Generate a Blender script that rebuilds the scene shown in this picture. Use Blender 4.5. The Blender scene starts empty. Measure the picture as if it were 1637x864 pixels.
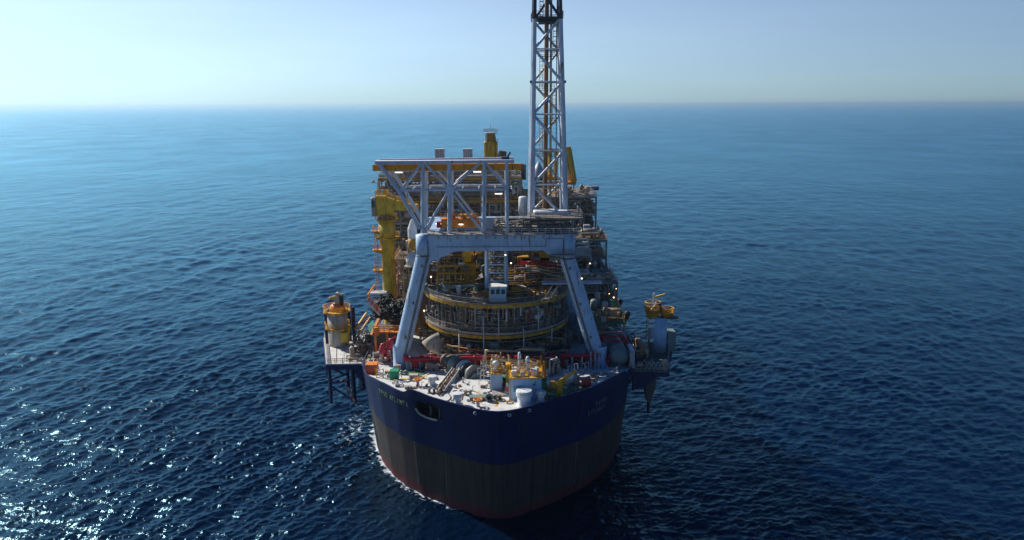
import bpy, math, random
import numpy as np
from mathutils import Vector, Matrix

scene = bpy.context.scene
COL = scene.collection
R = math.radians

# ---------------------------------------------------------------- camera
FPX, IMG_W, IMG_H = 1170.0, 1637.0, 864.0        # focal length in photo pixels
CAM_H, PITCH, YAW, ROLL = 72.0, 12.72, 1.20, 0.24
cam_data = bpy.data.cameras.new('camera')
cam = bpy.data.objects.new('camera', cam_data)
COL.objects.link(cam)
cam_data.sensor_fit = 'HORIZONTAL'
cam_data.angle = 2 * math.atan(IMG_W / 2 / FPX)
cam_data.clip_start = 1.0
cam_data.clip_end = 200000.0
CAM_M = (Matrix.Translation((0, 0, CAM_H)) @ Matrix.Rotation(R(-YAW), 4, 'Z') @
         Matrix.Rotation(R(90 - PITCH), 4, 'X') @ Matrix.Rotation(R(-ROLL), 4, 'Z'))
cam.matrix_world = CAM_M
scene.camera = cam

# ---------------------------------------------------------------- light
SUN_AZ, SUN_EL = -52.0, 39.0      # azimuth from +Y (ahead), negative = to the left
SKY_STRENGTH, SUN_STRENGTH = 0.05, 5.0
scene.view_settings.view_transform = 'Standard'
scene.view_settings.look = 'None'
scene.view_settings.gamma = 1.0
scene.view_settings.exposure = 0.18
world = bpy.data.worlds.new('World')
scene.world = world
world.use_nodes = True
world.cycles.sampling_method = 'MANUAL'
world.cycles.sample_map_resolution = 512
wn = world.node_tree
wn.nodes.clear()
sky_t = wn.nodes.new('ShaderNodeTexSky')
sky_t.sky_type = 'NISHITA'
sky_t.sun_disc = False
sky_t.sun_elevation = R(SUN_EL)
sky_t.sun_rotation = R(SUN_AZ)
sky_t.altitude = 0.0
sky_t.air_density = 1.0
sky_t.dust_density = 0.6
sky_t.ozone_density = 4.0
bg = wn.nodes.new('ShaderNodeBackground')
bg.inputs['Strength'].default_value = SKY_STRENGTH
tint = wn.nodes.new('ShaderNodeMix'); tint.data_type = 'RGBA'; tint.blend_type = 'MULTIPLY'
tint.inputs[0].default_value = 1.0; tint.inputs[7].default_value = (0.12, 0.54, 1.08, 1)   # the cool white balance of the photograph
# pale maritime haze over the whole sky: thickest at the horizon, scattering forward round the sun
SUN_DIR = Vector((math.sin(R(SUN_AZ)) * math.cos(R(SUN_EL)), math.cos(R(SUN_AZ)) * math.cos(R(SUN_EL)), math.sin(R(SUN_EL))))
def wmath(op, a, b=None):
    n = wn.nodes.new('ShaderNodeMath'); n.operation = op
    for i, x in enumerate((a, b)):
        if x is None: continue
        if isinstance(x, (int, float)): n.inputs[i].default_value = x
        else: wn.links.new(x, n.inputs[i])
    return n.outputs[0]
tc = wn.nodes.new('ShaderNodeTexCoord')
dotn = wn.nodes.new('ShaderNodeVectorMath'); dotn.operation = 'DOT_PRODUCT'
wn.links.new(tc.outputs['Generated'], dotn.inputs[0]); dotn.inputs[1].default_value = SUN_DIR
HG = 0.38
phase = wmath('DIVIDE', 1 - HG * HG, wmath('POWER', wmath('SUBTRACT', 1 + HG * HG, wmath('MULTIPLY', dotn.outputs['Value'], 2 * HG)), 1.5))
sepw = wn.nodes.new('ShaderNodeSeparateXYZ'); wn.links.new(tc.outputs['Generated'], sepw.inputs[0])
thick = wmath('EXPONENT', wmath('MULTIPLY', wmath('POWER', wmath('MULTIPLY', wmath('MAXIMUM', sepw.outputs['Z'], 0.0), 3.9), 2.0), -1.0))   # a low bank of haze, clear overhead
wisp = wn.nodes.new('ShaderNodeTexNoise'); wisp.inputs['Scale'].default_value = 2.2; wisp.inputs['Detail'].default_value = 6
wmap = wn.nodes.new('ShaderNodeMapping'); wmap.inputs['Scale'].default_value = (1, 1, 9)
wn.links.new(tc.outputs['Generated'], wmap.inputs['Vector']); wn.links.new(wmap.outputs[0], wisp.inputs['Vector'])
hz_amt = wmath('MULTIPLY', wmath('MULTIPLY', phase, thick), wmath('ADD', wmath('MULTIPLY', wisp.outputs['Fac'], 0.26), 0.87))
hzc = wn.nodes.new('ShaderNodeMix'); hzc.data_type = 'RGBA'; hzc.blend_type = 'MULTIPLY'; hzc.inputs[0].default_value = 1.0
hzc.inputs[6].default_value = (6.6, 7.4, 7.2, 1); wn.links.new(hz_amt, hzc.inputs[7])
addw = wn.nodes.new('ShaderNodeMix'); addw.data_type = 'RGBA'; addw.blend_type = 'ADD'; addw.inputs[0].default_value = 1.0
wn.links.new(sky_t.outputs[0], tint.inputs[6]); wn.links.new(tint.outputs[2], addw.inputs[6]); wn.links.new(hzc.outputs[2], addw.inputs[7])
addw.clamp_result = False; hzc.clamp_result = False
wn.links.new(addw.outputs[2], bg.inputs['Color'])
wo = wn.nodes.new('ShaderNodeOutputWorld')
wn.links.new(bg.outputs[0], wo.inputs['Surface'])

sun_d = bpy.data.lights.new('sun', 'SUN')
sun_d.energy = SUN_STRENGTH
sun_d.angle = R(0.53)
sun_d.color = (1.0, 0.95, 0.88)
sun = bpy.data.objects.new('sun', sun_d)
COL.objects.link(sun)
sun.rotation_euler = (-SUN_DIR).to_track_quat('-Z', 'Y').to_euler()
sun.location = (-300, 200, 400)
scene.cycles.use_denoising = True
scene.cycles.max_bounces = 5
scene.cycles.caustics_reflective = False
scene.cycles.caustics_refractive = False
scene.cycles.sample_clamp_indirect = 3.0
scene.cycles.volume_bounces = 0

# ---------------------------------------------------------------- where a photo pixel lies in the place
CAM_R = CAM_M.to_3x3()
CAM_O = Vector((0, 0, CAM_H))
def ray(px, py):
    return CAM_R @ Vector((px - IMG_W / 2, IMG_H / 2 - py, -FPX))
def at(px, py, Y=None, z=None):
    """world point seen at a photo pixel, on the plane at distance Y ahead or at height z"""
    d = ray(px, py)
    t = (Y / d.y) if Y is not None else ((z - CAM_H) / d.z)
    return CAM_O + d * t

# ---------------------------------------------------------------- materials
MATS = {}
def nodes_of(m):
    m.use_nodes = True
    nt = m.node_tree
    return nt, nt.nodes, nt.links, nt.nodes.get('Principled BSDF')

def paint(name, col, rough=0.45, var=0.18, rust=0.0, scale=0.35, metal=0.0, bump=0.0, grime=0.25):
    """weathered paint: broad tone drift, fine specks, optional rust runs; world-scale noise"""
    if name in MATS: return MATS[name]
    m = bpy.data.materials.new(name)
    nt, N, L, b = nodes_of(m)
    geo = N.new('ShaderNodeNewGeometry')
    n1 = N.new('ShaderNodeTexNoise'); n1.inputs['Scale'].default_value = scale; n1.inputs['Detail'].default_value = 5
    L.new(geo.outputs['Position'], n1.inputs['Vector'])
    mp = N.new('ShaderNodeMapping'); mp.inputs['Scale'].default_value = (2.2, 2.2, 0.35)
    L.new(geo.outputs['Position'], mp.inputs['Vector'])
    n2 = N.new('ShaderNodeTexNoise'); n2.inputs['Scale'].default_value = 1.0; n2.inputs['Detail'].default_value = 6
    L.new(mp.outputs[0], n2.inputs['Vector'])
    oi = N.new('ShaderNodeObjectInfo')
    mr = N.new('ShaderNodeMapRange'); mr.inputs[1].default_value = 0.3; mr.inputs[2].default_value = 0.7
    mr.inputs[3].default_value = 1 - var; mr.inputs[4].default_value = 1 + var
    L.new(n1.outputs['Fac'], mr.inputs[0])
    mul = N.new('ShaderNodeMix'); mul.data_type = 'RGBA'; mul.blend_type = 'MULTIPLY'; mul.inputs[0].default_value = 1.0
    mul.inputs[6].default_value = (*col, 1)
    L.new(mr.outputs[0], mul.inputs[7])
    g = N.new('ShaderNodeMapRange'); g.inputs[1].default_value = 0.5; g.inputs[2].default_value = 0.75
    g.inputs[3].default_value = 0.0; g.inputs[4].default_value = grime
    L.new(n2.outputs['Fac'], g.inputs[0])
    mg = N.new('ShaderNodeMix'); mg.data_type = 'RGBA'
    mg.inputs[7].default_value = (0.06, 0.05, 0.04, 1)
    L.new(g.outputs[0], mg.inputs[0]); L.new(mul.outputs[2], mg.inputs[6])
    out = mg.outputs[2]
    if rust > 0:
        r = N.new('ShaderNodeMapRange'); r.inputs[1].default_value = 0.62 - rust * 0.2; r.inputs[2].default_value = 0.70
        n3 = N.new('ShaderNodeTexNoise'); n3.inputs['Scale'].default_value = 0.9; n3.inputs['Detail'].default_value = 8
        L.new(mp.outputs[0], n3.inputs['Vector'])
        L.new(n3.outputs['Fac'], r.inputs[0])
        mx = N.new('ShaderNodeMix'); mx.data_type = 'RGBA'; mx.inputs[7].default_value = (0.17, 0.065, 0.025, 1)
        L.new(r.outputs[0], mx.inputs[0]); L.new(out, mx.inputs[6]); out = mx.outputs[2]
    L.new(out, b.inputs['Base Color'])
    rr = N.new('ShaderNodeMapRange'); rr.inputs[3].default_value = max(rough - 0.1, 0.05); rr.inputs[4].default_value = min(rough + 0.2, 1)
    L.new(n2.outputs['Fac'], rr.inputs[0]); L.new(rr.outputs[0], b.inputs['Roughness'])
    b.inputs['Metallic'].default_value = metal
    if bump:
        bp = N.new('ShaderNodeBump'); bp.inputs['Strength'].default_value = bump; bp.inputs['Distance'].default_value = 0.05
        L.new(n2.outputs['Fac'], bp.inputs['Height']); L.new(bp.outputs[0], b.inputs['Normal'])
    MATS[name] = m
    return m

M = dict(
    white=paint('white paint', (0.72, 0.73, 0.72), 0.4, 0.1, 0.12, grime=0.15),
    offwhite=paint('pale grey paint', (0.50, 0.52, 0.53), 0.4, 0.12, 0.1),
    bluegrey=paint('pale blue grey paint', (0.36, 0.51, 0.68), 0.42, 0.12, 0.05, grime=0.2),
    truss=paint('white steel tube paint', (0.50, 0.58, 0.68), 0.4, 0.14, 0.06, grime=0.3),
    cabblue=paint('light blue cabin paint', (0.36, 0.52, 0.64), 0.4, 0.08, 0.05, grime=0.15),
    grey=paint('mid grey paint', (0.30, 0.275, 0.245), 0.45, 0.2, 0.1),
    dgrey=paint('dark grey paint', (0.115, 0.10, 0.085), 0.5, 0.25, 0.08),
    black=paint('black rubber', (0.018, 0.018, 0.02), 0.55, 0.3),
    steel=paint('bare pipe steel', (0.38, 0.345, 0.29), 0.35, 0.2, 0.1, metal=0.5),
    rimyellow=paint('chalky rim yellow', (0.46, 0.26, 0.02), 0.6, 0.3, 0.25, scale=0.8, grime=0.6),
    amber=paint('amber beam paint', (0.86, 0.33, 0.0), 0.45, 0.12, 0.05),
    tan=paint('tan primer paint', (0.44, 0.31, 0.17), 0.5, 0.22, 0.25),
    brown=paint('rusty brown paint', (0.26, 0.145, 0.07), 0.6, 0.3, 0.4),
    yellow=paint('yellow paint', (0.74, 0.38, 0.01), 0.5, 0.25, 0.18, grime=0.45),
    lemon=paint('lemon yellow crane paint', (0.60, 0.40, 0.03), 0.5, 0.25, 0.18, scale=0.6, grime=0.5),
    ochre=paint('ochre beam paint', (0.48, 0.24, 0.015), 0.5, 0.2, 0.15),
    orange=paint('orange paint', (0.72, 0.22, 0.02), 0.45, 0.12, 0.08, grime=0.2),
    red=paint('fire main red paint', (0.42, 0.012, 0.03), 0.35, 0.15, 0.05),
    redorange=paint('red orange paint', (0.62, 0.09, 0.03), 0.45, 0.12, 0.05),
    green=paint('green deck paint', (0.02, 0.16, 0.09), 0.6, 0.2, 0.05),
    brightgreen=paint('bright green paint', (0.01, 0.26, 0.13), 0.45, 0.1),
    greygreen=paint('grey green paint', (0.17, 0.23, 0.21), 0.5, 0.2, 0.05),
    navy=paint('navy paint', (0.006, 0.015, 0.085), 0.4, 0.15, 0.0, grime=0.15),
    teal=paint('teal panel', (0.03, 0.25, 0.33), 0.3, 0.1),
    beige=paint('beige paint', (0.50, 0.44, 0.34), 0.5, 0.2, 0.12),
    pink=paint('faded red oxide', (0.45, 0.22, 0.18), 0.55, 0.2, 0.1),
    grate=paint('steel grating', (0.16, 0.14, 0.115), 0.6, 0.25, 0.15),
    soot=paint('sooted steel', (0.035, 0.045, 0.065), 0.6, 0.25),
)
def glow_mat(name, col, s):
    m = bpy.data.materials.new(name); nt, N, L, b = nodes_of(m)
    b.inputs['Base Color'].default_value = (0.8, 0.8, 0.8, 1)
    b.inputs['Emission Color'].default_value = (*col, 1); b.inputs['Emission Strength'].default_value = s
    m.cycles.emission_sampling = 'NONE'
    return m
M['lampglow'] = glow_mat('lit warm lamp glass', (1.0, 0.60, 0.30), 4.0)
M['tubeglow'] = glow_mat('lit fluorescent tube', (1.0, 0.98, 0.92), 2.5)
def glass_mat():
    m = bpy.data.materials.new('window glass'); nt, N, L, b = nodes_of(m)
    b.inputs['Base Color'].default_value = (0.02, 0.07, 0.10, 1); b.inputs['Roughness'].default_value = 0.06
    b.inputs['IOR'].default_value = 1.52
    return m
M['glass'] = glass_mat()

# deck paint: pale, with welded plate seams
def deck_mat():
    m = bpy.data.materials.new('pale deck paint'); nt, N, L, b = nodes_of(m)
    geo = N.new('ShaderNodeNewGeometry')
    n1 = N.new('ShaderNodeTexNoise'); n1.inputs['Scale'].default_value = 0.5; n1.inputs['Detail'].default_value = 8
    n2 = N.new('ShaderNodeTexNoise'); n2.inputs['Scale'].default_value = 3.0; n2.inputs['Detail'].default_value = 6
    for n in (n1, n2): L.new(geo.outputs['Position'], n.inputs['Vector'])
    cr = N.new('ShaderNodeValToRGB')
    cr.color_ramp.elements[0].position = 0.33; cr.color_ramp.elements[0].color = (0.48, 0.47, 0.45, 1)
    cr.color_ramp.elements[1].position = 0.56; cr.color_ramp.elements[1].color = (0.62, 0.62, 0.59, 1)
    L.new(n1.outputs['Fac'], cr.inputs[0])
    c2 = N.new('ShaderNodeValToRGB')
    c2.color_ramp.elements[0].position = 0.63; c2.color_ramp.elements[0].color = (1, 1, 1, 1)
    c2.color_ramp.elements[1].position = 0.75; c2.color_ramp.elements[1].color = (0.55, 0.42, 0.32, 1)
    L.new(n2.outputs['Fac'], c2.inputs[0])
    mx = N.new('ShaderNodeMix'); mx.data_type = 'RGBA'; mx.blend_type = 'MULTIPLY'; mx.inputs[0].default_value = 1
    L.new(cr.outputs[0], mx.inputs[6]); L.new(c2.outputs[0], mx.inputs[7])
    L.new(mx.outputs[2], b.inputs['Base Color']); b.inputs['Roughness'].default_value = 0.6
    return m
M['deck'] = deck_mat()

# hull: navy topsides, weathered grey boot band, red antifouling, keyed to height above the water
def hull_mat():
    m = bpy.data.materials.new('hull paint'); nt, N, L, b = nodes_of(m)
    geo = N.new('ShaderNodeNewGeometry')
    sep = N.new('ShaderNodeSeparateXYZ'); L.new(geo.outputs['Position'], sep.inputs[0])
    wob = N.new('ShaderNodeTexNoise'); wob.inputs['Scale'].default_value = 0.35; wob.inputs['Detail'].default_value = 6
    L.new(geo.outputs['Position'], wob.inputs['Vector'])
    mp = N.new('ShaderNodeMapping'); mp.inputs['Scale'].default_value = (1.4, 1.4, 0.06); L.new(geo.outputs['Position'], mp.inputs['Vector'])
    st = N.new('ShaderNodeTexNoise'); st.inputs['Scale'].default_value = 1.0; st.inputs['Detail'].default_value = 7
    L.new(mp.outputs[0], st.inputs['Vector'])
    def step(z, w):
        r = N.new('ShaderNodeMapRange'); r.inputs[1].default_value = z - w; r.inputs[2].default_value = z + w; return r
    def mix(f, a, c):
        x = N.new('ShaderNodeMix'); x.data_type = 'RGBA'; L.new(f, x.inputs[0])
        for s, i in ((a, 6), (c, 7)):
            if isinstance(s, tuple): x.inputs[i].default_value = (*s, 1)
            else: L.new(s, x.inputs[i])
        return x.outputs[2]
    stm = N.new('ShaderNodeMapRange'); stm.inputs[1].default_value = 0.4; stm.inputs[2].default_value = 0.72
    L.new(st.outputs['Fac'], stm.inputs[0])
    cb = N.new('ShaderNodeCombineXYZ'); dg = N.new('ShaderNodeMath'); dg.operation = 'MULTIPLY_ADD'; dg.inputs[1].default_value = 0.7
    L.new(sep.outputs['Y'], dg.inputs[0]); L.new(sep.outputs['X'], dg.inputs[2]); L.new(dg.outputs[0], cb.inputs[0]); L.new(sep.outputs['Z'], cb.inputs[1])
    bk = N.new('ShaderNodeTexBrick'); bk.inputs['Scale'].default_value = 1.0; bk.inputs['Brick Width'].default_value = 9.0; bk.inputs['Row Height'].default_value = 2.7
    bk.inputs['Mortar Size'].default_value = 0.035; bk.inputs['Color1'].default_value = (1, 1, 1, 1); bk.inputs['Color2'].default_value = (0.78, 0.78, 0.8, 1); bk.inputs['Mortar'].default_value = (0.62, 0.6, 0.6, 1)
    L.new(cb.outputs[0], bk.inputs['Vector'])                # plate by plate paint differences and weld seams
    blue = mix(stm.outputs[0], (0.003, 0.011, 0.085), (0.003, 0.008, 0.05))
    grey = mix(stm.outputs[0], (0.085, 0.058, 0.050), (0.042, 0.027, 0.023))
    red = mix(stm.outputs[0], (0.16, 0.028, 0.032), (0.07, 0.024, 0.02))
    s1 = step(10.7, 0.05); L.new(sep.outputs['Z'], s1.inputs[0])
    ad = N.new('ShaderNodeMath'); ad.operation = 'MULTIPLY_ADD'; ad.inputs[1].default_value = 3.0; L.new(wob.outputs['Fac'], ad.inputs[0]); L.new(sep.outputs['Z'], ad.inputs[2])
    s2 = step(3.3, 0.5); L.new(ad.outputs[0], s2.inputs[0])
    c = mix(s2.outputs[0], red, grey)
    c = mix(s1.outputs[0], c, blue)
    rs = N.new('ShaderNodeTexNoise'); rs.inputs['Scale'].default_value = 1.0; rs.inputs['Detail'].default_value = 9
    mp2 = N.new('ShaderNodeMapping'); mp2.inputs['Scale'].default_value = (0.55, 0.55, 0.11); mp2.inputs['Location'].default_value = (7, 3, 1)
    L.new(geo.outputs['Position'], mp2.inputs['Vector']); L.new(mp2.outputs[0], rs.inputs['Vector'])
    rr = N.new('ShaderNodeMapRange'); rr.inputs[1].default_value = 0.60; rr.inputs[2].default_value = 0.72; rr.inputs[4].default_value = 0.55
    L.new(rs.outputs['Fac'], rr.inputs[0])
    pm_ = N.new('ShaderNodeMix'); pm_.data_type = 'RGBA'; pm_.blend_type = 'MULTIPLY'; pm_.inputs[0].default_value = 1.0
    L.new(c, pm_.inputs[6]); L.new(bk.outputs['Color'], pm_.inputs[7]); c = pm_.outputs[2]
    c = mix(rr.outputs[0], c, (0.055, 0.03, 0.02))          # rust and weed runs with a shape of their own
    L.new(c, b.inputs['Base Color']); b.inputs['Roughness'].default_value = 0.6; b.inputs['Specular IOR Level'].default_value = 0.3
    bp = N.new('ShaderNodeBump'); bp.inputs['Strength'].default_value = 0.35; bp.inputs['Distance'].default_value = 0.12
    L.new(wob.outputs['Fac'], bp.inputs['Height']); L.new(bp.outputs[0], b.inputs['Normal'])
    return m
M['hull'] = hull_mat()

# ---------------------------------------------------------------- mesh helpers
def V(*a): return Vector(a) if len(a) > 1 else Vector(a[0])
def frame_of(d):
    d = d.normalized()
    u = d.orthogonal().normalized() if abs(d.z) > 0.95 else d.cross(V(0, 0, 1)).normalized()
    return u, u.cross(d).normalized()

class MB:
    """collects boxes, tubes and turned shapes; build() links them as ONE mesh object"""
    def __init__(s): s.v = []; s.f = []; s.sm = []; s.mi = []; s.cur = 0; s.mats = []
    def m(s, mat):
        if mat not in s.mats: s.mats.append(mat)
        s.cur = s.mats.index(mat); return s
    def add(s, vs, fs, smooth=False):
        o = len(s.v); s.v.extend(vs)
        for f in fs: s.f.append([i + o for i in f]); s.sm.append(smooth); s.mi.append(s.cur)
        return s
    def box(s, c, size, rz=0.0, tilt=None):
        hx, hy, hz = size[0] / 2, size[1] / 2, size[2] / 2
        rot = Matrix.Rotation(rz, 3, 'Z')
        if tilt is not None: rot = tilt
        c = V(*c)
        vs = [c + rot @ V(x * hx, y * hy, z * hz) for z in (-1, 1) for y in (-1, 1) for x in (-1, 1)]
        return s.add(vs, [(0, 2, 3, 1), (4, 5, 7, 6), (0, 1, 5, 4), (2, 6, 7, 3), (0, 4, 6, 2), (1, 3, 7, 5)])
    def bbox(s, c, size, bev=0.08, rz=0.0):
        """box with chamfered upright and top edges"""
        hx, hy, hz = size[0] / 2, size[1] / 2, size[2] / 2
        b = min(bev, hx * .6, hy * .6, hz * .6)
        rot = Matrix.Rotation(rz, 3, 'Z'); c = V(*c)
        def ring(x, y, z):
            return [c + rot @ V(*p, z) for p in ((-x + b, -y), (x - b, -y), (x, -y + b), (x, y - b), (x - b, y), (-x + b, y), (-x, y - b), (-x, -y + b))]
        vs = ring(hx, hy, -hz) + ring(hx, hy, hz - b) + ring(hx - b, hy - b, hz)
        fs = [tuple(range(7, -1, -1)), tuple(range(16, 24))]
        for k in (0, 8):
            for i in range(8): j = (i + 1) % 8; fs.append((k + i, k + j, k + 8 + j, k + 8 + i))
        return s.add(vs, fs)
    def bar(s, p, q, w, h=None):
        p, q = V(p), V(q); h = h or w
        u, n = frame_of(q - p)
        vs = [e + u * (a * w / 2) + n * (b * h / 2) for e in (p, q) for a, b in ((-1, -1), (1, -1), (1, 1), (-1, 1))]
        return s.add(vs, [(3, 2, 1, 0), (4, 5, 6, 7), (0, 1, 5, 4), (1, 2, 6, 5), (2, 3, 7, 6), (3, 0, 4, 7)])
    def tube(s, p, q, r, r2=None, n=8, cap=True):
        p, q = V(p), V(q); r2 = r if r2 is None else r2
        u, w = frame_of(q - p)
        a = [(math.cos(2 * math.pi * i / n), math.sin(2 * math.pi * i / n)) for i in range(n)]
        vs = [p + u * (c * r) + w * (d * r) for c, d in a] + [q + u * (c * r2) + w * (d * r2) for c, d in a]
        s.add(vs, [(i, (i + 1) % n, n + (i + 1) % n, n + i) for i in range(n)], True)
        if cap: s.add(vs, [tuple(range(n - 1, -1, -1)), tuple(range(n, 2 * n))])
        return s
    def path(s, pts, r, n=6):
        """tube along a polyline with mitred joints"""
        pts = [V(p) for p in pts]
        rings = []; u = None
        for i, p in enumerate(pts):
            if i == 0: d = pts[1] - p
            elif i == len(pts) - 1: d = p - pts[i - 1]
            else: d = (p - pts[i - 1]).normalized() + (pts[i + 1] - p).normalized()
            if d.length < 1e-6: d = pts[min(i + 1, len(pts) - 1)] - pts[max(i - 1, 0)]
            d.normalize()
            if u is None: u = frame_of(d)[0]
            u = u - d * u.dot(d)
            u = frame_of(d)[0] if u.length < 0.05 else u.normalized()
            w = u.cross(d)
            k = 1.0
            if 0 < i < len(pts) - 1:
                c = (p - pts[i - 1]).normalized().dot(d); k = 1 / max(c, 0.5)
            rings.append([p + (u * math.cos(2 * math.pi * j / n) + w * math.sin(2 * math.pi * j / n)) * r * (1 + (k - 1) * .6) for j in range(n)])
        vs = [x for g in rings for x in g]; fs = []
        for i in range(len(pts) - 1):
            for j in range(n): fs.append((i * n + j, i * n + (j + 1) % n, (i + 1) * n + (j + 1) % n, (i + 1) * n + j))
        s.add(vs, fs, True)
        return s.add(vs, [tuple(range(n - 1, -1, -1)), tuple(range(len(vs) - n, len(vs)))])
    def lathe(s, base, prof, n=16, axis=(0, 0, 1), smooth=True, a0=0.0, a1=2 * math.pi):
        """turn (radius, along-axis) pairs round an axis through base"""
        base = V(base); ax = V(axis).normalized()
        if abs(ax.z) > 0.99: u, w = V(1, 0, 0), V(0, 1, 0)
        else: u, w = frame_of(ax)
        full = abs(a1 - a0 - 2 * math.pi) < 1e-4
        m = n if full else n + 1
        vs = [base + ax * z + (u * math.cos(a0 + (a1 - a0) * i / n) + w * math.sin(a0 + (a1 - a0) * i / n)) * r for r, z in prof for i in range(m)]
        fs = []
        for k in range(len(prof) - 1):
            for i in range(n):
                j = (i + 1) % m
                fs.append((k * m + i, k * m + j, (k + 1) * m + j, (k + 1) * m + i))
        return s.add(vs, fs, smooth)
    def sphere(s, c, r, n=10, sq=(1, 1, 1)):
        c = V(c); rows = max(4, n // 2 + 1); vs = []
        for i in range(rows + 1):
            t = math.pi * i / rows
            for j in range(n):
                a = 2 * math.pi * j / n
                vs.append(c + V(r * sq[0] * math.sin(t) * math.cos(a), r * sq[1] * math.sin(t) * math.sin(a), r * sq[2] * math.cos(t)))
        fs = [(i * n + j, (i + 1) * n + j, (i + 1) * n + (j + 1) % n, i * n + (j + 1) % n) for i in range(rows) for j in range(n)]
        return s.add(vs, fs, True)
    def torus(s, c, R0, r, axis=(0, 0, 1), n=16, k=6, a0=0, a1=2 * math.pi):
        ax = V(axis).normalized(); u, w = frame_of(ax)
        full = abs(a1 - a0 - 2 * math.pi) < 1e-4
        pts = [V(c) + (u * math.cos(a0 + (a1 - a0) * i / n) + w * math.sin(a0 + (a1 - a0) * i / n)) * R0 for i in range(n + 1)]
        return s.path(pts, r, k)
    def poly(s, pts, h):
        """flat prism: outline (counter-clockwise, at its underside) raised by h"""
        n = len(pts); a = [V(p) for p in pts]; b = [p + V(0, 0, h) for p in a]
        return s.add(a + b, [tuple(range(n - 1, -1, -1)), tuple(range(n, 2 * n))] + [(i, (i + 1) % n, n + (i + 1) % n, n + i) for i in range(n)])
    def slab(s, pts, d):
        """planar outline pts extruded by vector d"""
        n = len(pts); a = [V(p) for p in pts]; d = V(d); b = [p + d for p in a]
        return s.add(a + b, [tuple(range(n - 1, -1, -1)), tuple(range(n, 2 * n))] + [(i, (i + 1) % n, n + (i + 1) % n, n + i) for i in range(n)])
    def rail(s, pts, h=1.1, gap=1.6, r=0.045, close=False):
        """guard rail: posts, top rail and two mid rails along a line of points"""
        pts = [V(p) for p in pts]
        if close: pts = pts + [pts[0]]
        up = V(0, 0, 1)
        for a, b in zip(pts, pts[1:]):
            n = max(1, round((b - a).length / gap))
            for i in range(n + 1):
                p = a.lerp(b, i / n); s.bar(p, p + up * h, r * 1.5)
            for k in (1.0, 0.66, 0.33): s.bar(a + up * h * k, b + up * h * k, r * (2 if k == 1 else 1.4))
        return s
    def ladder(s, p, q, w=0.5, cage=False, side=(1, 0, 0)):
        p, q = V(p), V(q); u = V(side) * (w / 2)
        s.bar(p - u, q - u, 0.09); s.bar(p + u, q + u, 0.09)
        n = max(2, int((q - p).length / 0.6))
        for i in range(1, n):
            c = p.lerp(q, i / n); s.bar(c - u, c + u, 0.06)
        return s
    def build(s, name, mat=None, parent=None, root=None):
        me = bpy.data.meshes.new(name)
        org = V(0, 0, 0)
        top = parent
        while top is not None and top.parent is not None: top = top.parent
        if top is not None: org = top.location
        me.from_pydata([(p[0] - org[0], p[1] - org[1], p[2] - org[2]) for p in s.v], [], s.f)
        if s.mats and mat is None:
            for q in s.mats: me.materials.append(q)
            me.polygons.foreach_set('material_index', s.mi)
        else: me.materials.append(mat)
        me.polygons.foreach_set('use_smooth', s.sm)
        me.update()
        o = bpy.data.objects.new(name, me); COL.objects.link(o)
        if parent is not None: o.parent = parent
        return o

def tag(o, label=None, cat=None, group=None, kind=None):
    if label: o['label'] = label
    if cat: o['category'] = cat
    if group: o['group'] = group
    if kind: o['kind'] = kind
    return o
def thing(name, loc, label, cat, group=None):
    """an Empty at the thing's base that parents its parts"""
    o = bpy.data.objects.new(name, None); COL.objects.link(o)
    o.empty_display_size = 0.5
    o.location = V(loc)
    return tag(o, label, cat, group)
def stuff(o): o['kind'] = 'stuff'; return o
def copy_tree(o, loc=None, parent=None):
    c = o.copy(); COL.objects.link(c)
    if parent is not None: c.parent = parent
    if loc is not None: c.location = V(loc)
    for ch in list(o.children): copy_tree(ch, None, c)
    return c

def pipework(mb, lo, hi, n, rng, mats, rmin=0.06, rmax=0.22, vert=0.45, sides=6):
    """right-angled runs of pipe filling a box, each a bent tube of its own"""
    lo, hi = V(lo), V(hi); size = hi - lo
    for _ in range(n):
        mb.m(rng.choice(mats)); r = rmin + (rmax - rmin) * rng.random() ** 2.2
        p = V(*(lo[i] + size[i] * rng.random() for i in range(3)))
        pts = [p.copy()]; last = -1
        for _k in range(rng.randint(1, 4)):
            ax = 2 if rng.random() < vert else rng.choice((0, 0, 1))
            if ax == last: ax = (ax + 1) % 3
            last = ax; q = pts[-1].copy()
            q[ax] = lo[ax] + size[ax] * rng.random() if rng.random() < .5 else q[ax] + (rng.random() - .5) * min(size[ax], 7)
            q[ax] = min(max(q[ax], lo[ax]), hi[ax])
            if abs(q[ax] - pts[-1][ax]) > 4 * r: pts.append(q)
        if len(pts) > 1: mb.path(pts, r, sides)
        if rng.random() < 0.35:                     # a valve body with its hand wheel
            c = pts[len(pts) // 2]
            mb.lathe(c - V(0, 0, r * 1.6), [(0, 0), (r * 2, 0), (r * 2, r * 3.2), (0, r * 3.2)], 8, smooth=False)
            mb.lathe(c + V(0, 0, r * 3.5), [(0, 0), (r * 2.4, 0), (r * 2.4, .05), (0, .05)], 8, smooth=False)

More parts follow.
